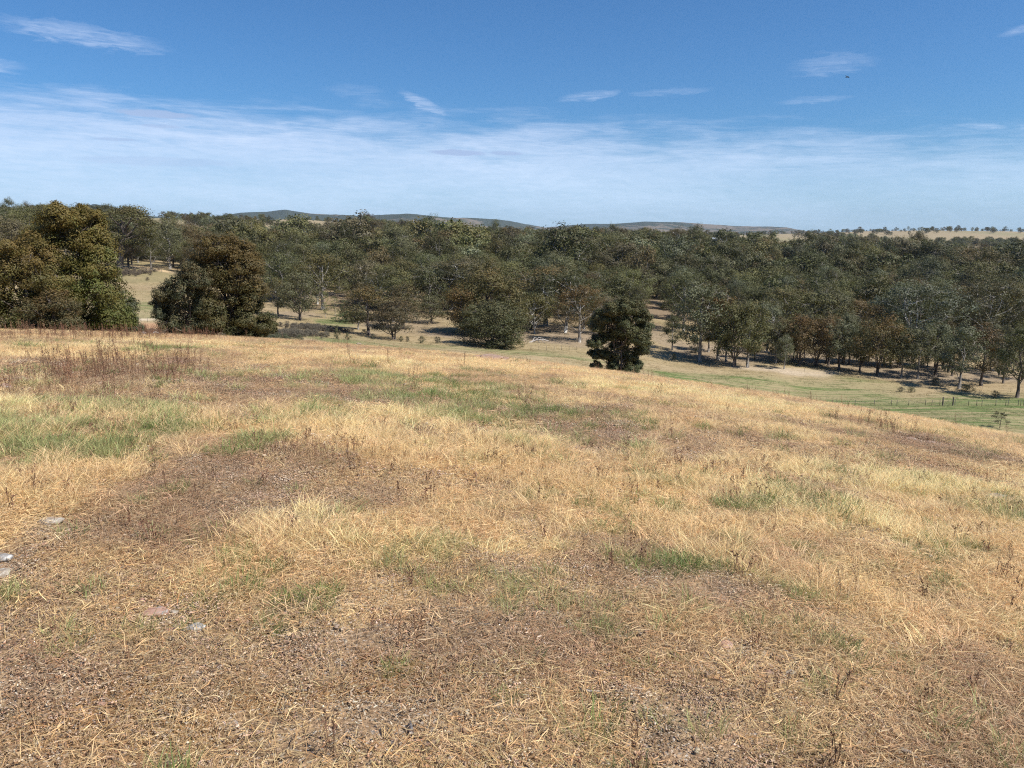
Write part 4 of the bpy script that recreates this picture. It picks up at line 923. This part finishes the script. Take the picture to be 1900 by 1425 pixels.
    scatter('weeds', ch, 'rusty brown dead seed stalks rising above the grass', 'weeds')
    # short pasture in the valley
    PAST = [src('pasture_tuft', blades(g, 26, .45, .05, .20, .022, 1.0, .1), M_BLADE) for _ in range(3)]
    rg = np.random.default_rng(61); n = 90000; y = np.sqrt(rg.uniform(95 ** 2, 250 ** 2, n)); x = rg.uniform(-.72, .72, n) * y
    fg = facc(FAR_GREEN, x, y); k = fbm(x / 14, y / 2.6, 461, 4); k3 = fbm(x / 5, y / 3, 463, 3); gmix = np.clip(fg * 1.5 * sstep(.26, .5, k) + .25 * sstep(.5, .7, k), 0, 1)
    keep = (~on_hill(x, y)) & (rg.random(n) < .25 + .75 * sstep(.38, .6, k3)) & (facc(FAR_PALE, x, y) < .3) & (facc(FAR_ORANGE, x, y) < .3) & (rg.random(n) > facc(FAR_WOOD, x, y) * .6)
    for P_, w_, c_ in ROADS: keep &= seg_dist(x, y, P_) > w_ * 1.3
    e = emit('', x, y, rg, PAST, .6, 1.3, col_mix((.44, .35, .19), (.165, .22, .082), gmix), '', '', keep=keep)
    scatter('pasture', [(e, PAST)], 'short grazed green and tan pasture on the valley floor', 'grass')
    # crumbs of soil, gravel and dead leaf
    ch = []
    for (n, y0, y1, srcs, s0, s1, seed) in ((12000, .4, 7, CRU, .45, .85, 41), (10500, 6, 16, CRU, 1.0, 1.6, 42), (4500, .4, 9, LEAFL, .5, .9, 43)):
        x, y, rg = cover(n, y0, y1, seed); st, gr, b, wd = zones(x, y); m = fbm(x * 1.3, y * 1.3, 441, 3)
        keep = rg.random(len(x)) < (.45 + .55 * sstep(.35, .62, m)) * (1 - .6 * st)
        k = rg.random(len(x)); w = sstep(.55, .68, fbm(x * 2.1, y * 2.1, 451, 3)); cols = col_mix((.37, .262, .172), (.56, .48, .37), np.clip(w * .3 + (k > .82) * .5, 0, 1))
        ch.append((emit('', x, y, rg, srcs, s0, s1, cols, '', '', keep=keep, tiltamt=.02, colnoise=.16), srcs))
    scatter('gravel', ch, 'soil crumbs, gravel and leaf flakes over the bare patches', 'gravel')
build_cover()

# ------------------------------------------------------------------ stones, sticks, logs
def stone_mesh(seed, size, flat=.45, rough=.28, sub=3, mat=None):
    import bmesh
    rg = np.random.default_rng(seed); bm = bmesh.new(); bmesh.ops.create_icosphere(bm, subdivisions=sub, radius=1.0)
    planes = [(lambda v: v / np.linalg.norm(v))(rg.normal(size=3)) for _ in range(9)]; cut = rg.uniform(.55, .9, 9)
    for v in bm.verts:
        c = np.array(v.co); 
        for p, k in zip(planes, cut):
            d = c @ p
            if d > k: c = c - p * (d - k) * .92
        n = fbm(np.array([c[0] * 2.3 + seed]), np.array([c[1] * 2.3 + c[2] * 1.7]), seed, 3)[0] - .5
        c = c * (1 + n * rough); v.co = (c[0] * size[0], c[1] * size[1], c[2] * size[2])
    me = bpy.data.meshes.new('stone'); bm.to_mesh(me); bm.free(); 
    if mat: me.materials.append(mat)
    return me
M_RPALE = rock_material('stone_pale', (.33, .28, .22), (.22, .17, .125), (.46, .42, .36))
M_RRED = rock_material('stone_red', (.34, .19, .135), (.44, .30, .22), (.30, .27, .25))
M_RGREY = rock_material('stone_grey', (.27, .25, .23), (.22, .20, .18), (.5, .48, .45))
M_RBROWN = rock_material('stone_brown', (.24, .15, .11), (.32, .21, .15), (.42, .38, .33), 6)
M_LOG = bark_material('dead_wood', (.20, .17, .15), (.50, .46, .41), 6)
M_TWIG = bark_material('twig', (.22, .17, .13), (.48, .42, .35), 40)
def stone(u, v, wpx, hf, mat, label, seed, name='stone', asp=.7, cat='stone', group=None, tall=None):
    x, y, z = hit(u, v); w = wpx / FPX * y / 2
    me = stone_mesh(seed, (w, w * asp, w * hf), mat=mat); o = new_obj(name, me); o.location = (x, y, z + w * hf * .25); o.rotation_euler = (0.1, -.06, seed * 1.3 % .8 - .4)
    return tag(o, label, cat, group)
stone(94, 970, 54, .36, M_RPALE, 'flat pale cracked rock set in brown weeds', 1)
stone(3, 1038, 46, .4, M_RGREY, 'blue-grey rock at the left edge above the pinkish one', 2)
stone(0, 1070, 50, .42, M_RPALE, 'pinkish white rock at the left edge of the bare soil', 3)
stone(288, 1140, 52, .35, M_RRED, 'largest flat red stone of the mossy cluster', 4)
stone(262, 1116, 26, .35, M_RRED, 'small red stone above the large flat one in the moss', 5)
stone(322, 1137, 20, .45, M_RPALE, 'yellow-white stone touching the red stone', 6)
stone(322, 1128, 10, .6, M_RGREY, 'small grey pebble behind the yellow-white stone', 7)
stone(360, 1168, 44, .28, M_RGREY, 'flat layered grey slab below the mossy cluster', 8)
stone(318, 1170, 22, .3, M_RRED, 'brown-red chip beside the layered grey slab', 9)
stone(218, 1132, 16, .45, M_RPALE, 'cream pebble left of the mossy cluster', 10)
stone(1345, 1197, 40, .32, M_RRED, 'red and white wedge-shaped stone in open litter', 11)
stone(1186, 1402, 26, .22, M_RRED, 'orange-red pointed shard of tile near the viewer', 12, name='tile_shard', cat='shard')
stone(189, 1308, 24, .2, M_RRED, 'brown-red flake of stone in the crumbly soil', 13)
stone(928, 1302, 15, .5, M_RPALE, 'orange-white pebble in the centre of the litter', 14)
stone(1208, 1247, 22, .35, M_RBROWN, 'dark brown stone casting a small black shadow', 15)
stone(1428, 1248, 22, .3, M_RBROWN, 'brown stone beside a light one in the litter', 16)
stone(1466, 1250, 26, .25, M_RPALE, 'light tan stone right of the brown one', 17)
stone(1716, 1242, 18, .35, M_RPALE, 'cream stone among sparse straw on the slope', 18)
stone(1577, 1214, 12, .5, M_RPALE, 'tiny white pebble above the brown and tan pair', 19)
stone(742, 1302, 12, .6, M_RBROWN, 'round brown pebble beside a dark twig', 20)
stone(770, 1312, 11, .6, M_RPALE, 'round pale pebble beside a dark twig', 21)
stone(1850, 922, 40, .2, M_RPALE, 'white flat rock showing through grass at the right', 22)
stone(1878, 858, 12, .7, M_RPALE, 'small white block high on the right slope', 23)
for i, (u, v, w) in enumerate(((1690, 816, 46), (1722, 822, 40), (1745, 829, 34), (1665, 812, 30))):
    stone(u, v, w * .7, .14, M_RBROWN, ['widest grey slab of the outcrop low in the grass', 'second grey slab of the outcrop', 'smallest right slab of the grey outcrop', 'left slab of the grey outcrop'][i], 30 + i, name='rock_slab', group='slabs of the grey outcrop', cat='rock')
stone(850, 1211, 40, .12, M_RBROWN, 'flat tan earth crust patch like a low stone', 24)
stone(712, 952, 14, .4, M_RGREY, 'grey stone in the middle of the golden grass', 25)
for i, (u, v, w, hf) in enumerate(((908, 664, 58, .28), (885, 662, 30, .3), (935, 664, 26, .3))):
    x, y, z = hit(u, v + 6); stone(u, v + 3, w, hf, M_RBROWN, ['largest pinkish boulder of the mound on the brow', 'left boulder of the mound on the brow', 'right boulder of the mound on the brow'][i], 40 + i, name='boulder', cat='boulder', group='boulders of the mound on the brow')
stone(8, 722, 34, .5, M_RBROWN, 'dark brown stump-like rock at the left edge above the green tufts', 44)
stone(660, 660, 24, .2, M_RGREY, 'grey stone low in golden grass near the brow', 45)
stone(665, 640, 12, .5, M_RPALE, 'white stone on the green paddock below the brow', 46)

def stick(pix, r, mat, label, lift=.01, name='stick', cat='stick', group=None, taper=.5, fork=None):
    pts = []
    for (u, v) in pix:
        x, y, z = hit(u, v); pts.append((x, y, z + lift))
    P = [tube(pts, np.linspace(r, r * taper, len(pts)), 6)]
    if fork:
        q = []
        for (u, v) in fork:
            x, y, z = hit(u, v); q.append((x, y, z + lift * 1.6))
        P.append(tube(q, np.linspace(r * .7, r * .3, len(q)), 5))
    V, F = join(P); c = V.mean(0); me = mesh_np(name, V - c, F, smooth=True); me.materials.append(mat); o = new_obj(name, me); o.location = c
    return tag(o, label, cat, group)
stick([(474, 1162), (490, 1172), (512, 1182), (546, 1188)], .006, M_TWIG, 'forked grey twig beside the mossy cluster', fork=[(466, 1174), (490, 1168), (520, 1163)])
stick([(95, 1190), (112, 1187), (134, 1181)], .008, M_BARK, 'short dark stick on bare soil at the left')
stick([(222, 1256), (255, 1249), (275, 1250)], .0035, M_TWIG, 'straight pale twig below the mossy cluster')
stick([(776, 1303), (800, 1304), (816, 1304)], .005, M_BARK, 'dark twig beside two round pebbles')
stick([(1075, 1288), (1095, 1292), (1112, 1291)], .007, M_TWIG, 'yellowish strip of bark under a dead bush', lift=.02)
stick([(1672, 1396), (1690, 1404), (1700, 1412)], .010, M_LOG, 'bleached white stick in the bottom grass')
stick([(1746, 1166), (1756, 1170), (1762, 1174)], .010, M_LOG, 'cream broken stick on the right slope')
stick([(888, 1162), (912, 1163)], .006, M_LOG, 'pale bark sliver in the middle of the litter')
stick([(1435, 1161), (1458, 1157)], .006, M_TWIG, 'grey bark sliver right of the middle litter')
stick([(764, 1370), (762, 1350)], .009, M_LOG, 'upright yellow bark strip near the viewer', lift=.02)
# dead wood
def log(pix, Y, r, label, limbs=(), mat=M_LOG, name='dead_log', up=0.0):
    pts = []
    for (u, v) in pix:
        x = ray(u, v)[0] * Y; pts.append((x, Y, zat(u, v, Y)))
    P = [tube(pts, np.linspace(r, r * .6, len(pts)), 8)]
    for L_ in limbs:
        q = [(ray(u, v)[0] * Y, Y + dy, zat(u, v, Y)) for (u, v, dy) in L_]
        P.append(tube(q, np.linspace(r * .55, r * .2, len(q)), 6))
    V, F = join(P); c = V.mean(0); me = mesh_np(name, V - c, F, smooth=True); me.materials.append(mat); o = new_obj(name, me); o.location = c
    return tag(o, label, 'log')
log([(264, 617), (272, 623), (282, 630), (292, 636)], 33, .10, 'white weathered log poking over the brow between the bushes', limbs=[[(272, 624, 0), (281, 618, .4), (287, 626, .8)], [(268, 622, 0), (262, 628, -.3), (256, 634, -.5)]])
hx, hy, hz = fhit(1002, 636)
log([(982, 636), (995, 631), (1008, 630), (1018, 633)], hy, .22, 'bleached fallen log heap on the valley edge', limbs=[[(990, 634, 0), (1000, 627, .8), (1010, 629, 1.2)], [(998, 632, 0), (1006, 640, -.8)], [(1004, 630, 0), (1013, 638, -.6)], [(986, 636, 0), (992, 628, 1.5), (999, 630, 2)]])

# shrubs in the valley
sh = [(557, 642, 18, 16, 'pale feathery shrub nearest the brow'), (625, 630, 12, 20, 'dark little shrub in the open paddock, taller of a pair'), (608, 622, 10, 12, 'small round shrub just left of the taller one'), (645, 631, 12, 12, 'low grey shrub right of the taller paddock shrub'),
      (692, 630, 8, 10, 'tiny shrub at the foot of the slender dark-trunked gum'), (745, 634, 8, 9, 'small twin shrub left of the pair by the compact gum'), (756, 634, 8, 9, 'small twin shrub right of the pair by the compact gum'),
      (783, 637, 12, 12, 'rounded grey shrub in grass midway to the black shade'), (811, 637, 15, 11, 'flat dark shrub just before the black shade'), (1855, 795, 30, 34, 'lone thin dark sapling in the green paddock below the fence'),
      (1672, 727, 12, 8, 'low scrub tuft on the bare strip before the belt, left of two'), (1690, 728, 14, 10, 'green scrub tuft on the bare strip before the belt, right of two'), (1735, 715, 18, 14, 'grey bush at the feet of the twin-stemmed sage gum'),
      (1250, 668, 10, 12, 'tiny shrub on the grass before the small dark young gum'), (1290, 655, 26, 20, 'dark bush at the left foot of the tree belt'), (299, 590, 9, 12, 'dark little bush beside the white track'), (1845, 738, 14, 12, 'low twiggy bush at the right end of the bare strip'), (1793, 726, 26, 12, 'grey spreading bush in front of the brownish gum')]
for i, (u, v, wpx, hpx, lab) in enumerate(sh):
    x, y, z = fhit(u, v); kd = 'sapling' if i == 9 else 'shrub'
    place_tree(kd, x, y, hpx * (1.0 if i == 9 else 1.25) / FPX * y, wpx / FPX * y, GREY if i % 2 else (.075, .08, .055), .1, lab, name='sapling' if i == 9 else 'shrub', cat='sapling' if i == 9 else 'shrub')
# grey scrub masses by the gully
def build_scrub():
    rg = np.random.default_rng(8); X = []; Yy = []; Cc = []
    for (u, v, ru, ry, n, c) in ((520, 622, 70, 5, 300, (.16, .14, .105)), (270, 622, 35, 4, 120, (.15, .13, .10)), (590, 612, 60, 5, 160, (.15, .13, .10)), (480, 636, 60, 4, 120, (.11, .12, .07)), (270, 480, 70, 9, 260, (.095, .10, .072)), (330, 470, 60, 10, 160, (.095, .10, .072)), (250, 508, 40, 10, 50, (.15, .12, .09))):
        x, y, z = fhit(u, v); X.append(x + rg.normal(size=n) * ru / FPX * y * .5); Yy.append(y + rg.normal(size=n) * ry * .6); Cc.append(np.tile([c], (n, 1)))
    x = np.concatenate(X); y = np.concatenate(Yy); c = np.vstack(Cc); n = len(x); k = KINDS['shrub'].vars
    src_ = [combo_mesh('scrub', v[3] + (v[2],), M_BARK, M_LEAF_I) for v in k]
    far_ = y > 220; s = rg.uniform(.45, 1.0, n) * np.where(far_, 1.4, 1)
    c = np.concatenate([c * rg.uniform(.8, 1.2, (n, 1)), np.full((n, 1), .1)], 1)
    o = gn_scatter('scrub', np.stack([x, y, H(x, y)], 1), np.stack([s, s, s * .9], 1), rg.uniform(0, 6.28, n), rg.integers(3, size=n), c, src_)
    tag(o, 'grey dead-looking low scrub along the gully behind the brow', 'scrub')
build_scrub()

# ------------------------------------------------------------------ fences
M_STEEL = plain('steel_post', (.10, .085, .075), .7); M_WOODP = plain('timber_post', (.085, .07, .058), .9); M_WIRE = plain('wire', (.25, .24, .23), .5, .6)
def post_mesh(r, h, sides, steel):
    if steel:   # three-flanged post: a Y section
        P = []
        for k in range(3):
            a = k * 2.094; d = np.array([cos(a), sin(a), 0]) * r; s = np.array([-sin(a), cos(a), 0]) * r * .22
            b = [(-s), (s), (d + s), (d - s)]; V = np.array([q + np.array([0, 0, z]) for z in (-.3, h) for q in b])
            P.append((V, np.array([[0, 1, 2, 3], [7, 6, 5, 4], [0, 4, 5, 1], [1, 5, 6, 2], [2, 6, 7, 3], [3, 7, 4, 0]])))
        return join(P)
    return tube([(0, 0, -.4), (0.01, 0, h * .5), (0, .01, h), (0, .01, h + .03)], [r, r * .97, r * .93, r * .6], sides)
def fence(name, label, us, v, h, r, thick=(), wires=3, vfun=None):
    xs = [fhit(u, v if vfun is None else vfun(u)) for u in us]
    root = bpy.data.objects.new(name, None); COL.objects.link(root); root.location = xs[0]; tag(root, label, 'fence'); o0 = np.array(xs[0])
    V, F = post_mesh(r, h, 6, True); sm = mesh_np('post', V, F); sm.materials.append(M_STEEL)
    V, F = post_mesh(.13, h * 1.45, 9, False); tm = mesh_np('post', V, F, smooth=True); tm.materials.append(M_WOODP)
    for i, p in enumerate(xs):
        q = bpy.data.objects.new('post', tm if i in thick else sm); COL.objects.link(q); q.parent = root; q.location = np.array(p) - o0; q.rotation_euler = (0.02 * sin(i * 3.1), 0.02 * cos(i * 5.3), i * 1.1)
        if i in thick: q['label'] = 'thick timber strainer post'
    for k in range(wires):
        pts = np.array([np.array(p) - o0 + np.array([0, 0, h * (.25 + .7 * k / max(wires - 1, 1))]) for p in xs]); V, F = tube(pts, np.full(len(pts), .006), 3, cap=False); me = mesh_np('wire', V, F); me.materials.append(M_WIRE); w = new_obj('wire', me, parent=root)
us = [1400 + x / 3.8 for x in (292, 388, 438, 547, 578, 707, 843, 963, 1003, 1085, 1204, 1250, 1305, 1326, 1398, 1412, 1508, 1565, 1602, 1700, 1770, 1787, 1858, 1876, 1896)]
fence('wire_fence', 'wire fence of thin dark posts crossing the green paddock', us, 753, 1.15, .05, thick=(13, 14), wires=4)
fence('stake_fence', 'line of small stakes along the bare strip before the tree belt', [1412, 1492, 1533, 1577, 1622, 1690, 1722, 1771, 1822, 1875], 0, .9, .035, wires=1, vfun=lambda u: 683 + (u - 1412) * .098)
fence('track_fence', 'distant thin fence beside the ridge track left of the rusty tree', [228, 240, 252, 264, 276, 288, 300], 0, 1.2, .05, wires=2, vfun=lambda u: 500 + (u - 228) * .085)
fence('gully_fence', 'small wire fence beyond the white track', [250, 262, 274, 286, 298], 598, 1.1, .04, wires=2)
fence('valley_fence', 'thin fence posts on the paddock below the pale log heap', [985, 1000, 1014, 1028, 1042, 1056, 1070], 650, 1.0, .04, wires=2)

# shed roof far off in the wood
def shed():
    x, y, z = at(1334, 640, 445); zt = zat(1334, 441, 640)
    root = bpy.data.objects.new('shed', None); COL.objects.link(root); root.location = (x, y, z); tag(root, 'pale iron-roofed shed half hidden in far treetops', 'shed')
    hh = zt - z; w, d = 5.5, 4.0; e = hh - 1.2
    V = np.array([(-w, -d, -1), (w, -d, -1), (w, d, -1), (-w, d, -1), (-w, -d, e), (w, -d, e), (w, d, e), (-w, d, e)], float); F = np.array([[0, 1, 5, 4], [1, 2, 6, 5], [2, 3, 7, 6], [3, 0, 4, 7]])
    new_obj('wall', mesh_np('wall', V, F), plain('shed_wall', (.45, .44, .42)), root)
    w += .4; d += .4
    V = np.array([(-w, -d, e + .02), (w, -d, e + .02), (w, 0, hh), (-w, 0, hh), (-w, d, e + .02), (w, d, e + .02), (-w, -d, e - .1), (w, -d, e - .1), (w, d, e - .1), (-w, d, e - .1)], float)
    F = np.array([[0, 1, 2, 3], [3, 2, 5, 4], [6, 7, 1, 0], [4, 5, 8, 9], [6, 9, 8, 7], [1, 7, 8, 5], [0, 4, 9, 6]])
    new_obj('roof', mesh_np('roof', V, F), plain('shed_roof', (.62, .64, .66), .4), root)
shed()
# a bird gliding high on the right
def bird():
    Y = 90.0; x = ray(1572, 143)[0] * Y; z = zat(1572, 143, Y)
    sec = [(-.42, .05, .02, 0.03), (-.25, .02, .05, .03), (-.06, 0, .07, .05), (0, 0, .08, .06), (.06, 0, .07, .05), (.25, .02, .05, .03), (.42, .05, .02, .03)]
    P = [tube([(a, -c, b) for a, b, c, d in sec], [.008, .03, .045, .05, .045, .03, .008], 6), tube([(0, -.2, 0), (0, -.1, .0), (0, .06, 0), (0, .2, .0)], [.02, .05, .045, .03], 6)]
    V, F = join(P); me = mesh_np('bird', V, F, smooth=True); me.materials.append(plain('feather', (.02, .02, .02))); o = new_obj('bird', me); o.location = (x, Y, z); o.rotation_euler = (0, .2, .6); tag(o, 'tiny dark bird gliding alone high in the blue sky', 'bird')
bird()

# ------------------------------------------------------------------ haze
def haze():
    a, z0, z1 = 15800.0, -140.0, 420.0
    V = np.array([(x, y, z) for z in (z0, z1) for x, y in ((-a, -a), (a, -a), (a, a), (-a, a))], float)
    F = np.array([[3, 2, 1, 0], [4, 5, 6, 7], [0, 1, 5, 4], [1, 2, 6, 5], [2, 3, 7, 6], [3, 0, 4, 7]])
    me = mesh_np('haze', V, F); m, n = mat_new('haze')
    pv = n.add('ShaderNodeVolumePrincipled', {'Color': (0.66, 0.80, 1.0), 'Density': 2.8e-5, 'Anisotropy': 0.2}); o_ = n.add('ShaderNodeOutputMaterial'); n.l.new(pv.outputs[0], o_.inputs['Volume'])
    me.materials.append(m); o = new_obj('haze', me); o['kind'] = 'stuff'; tag(o, 'thin blue air haze over the far hills', 'haze')
haze()
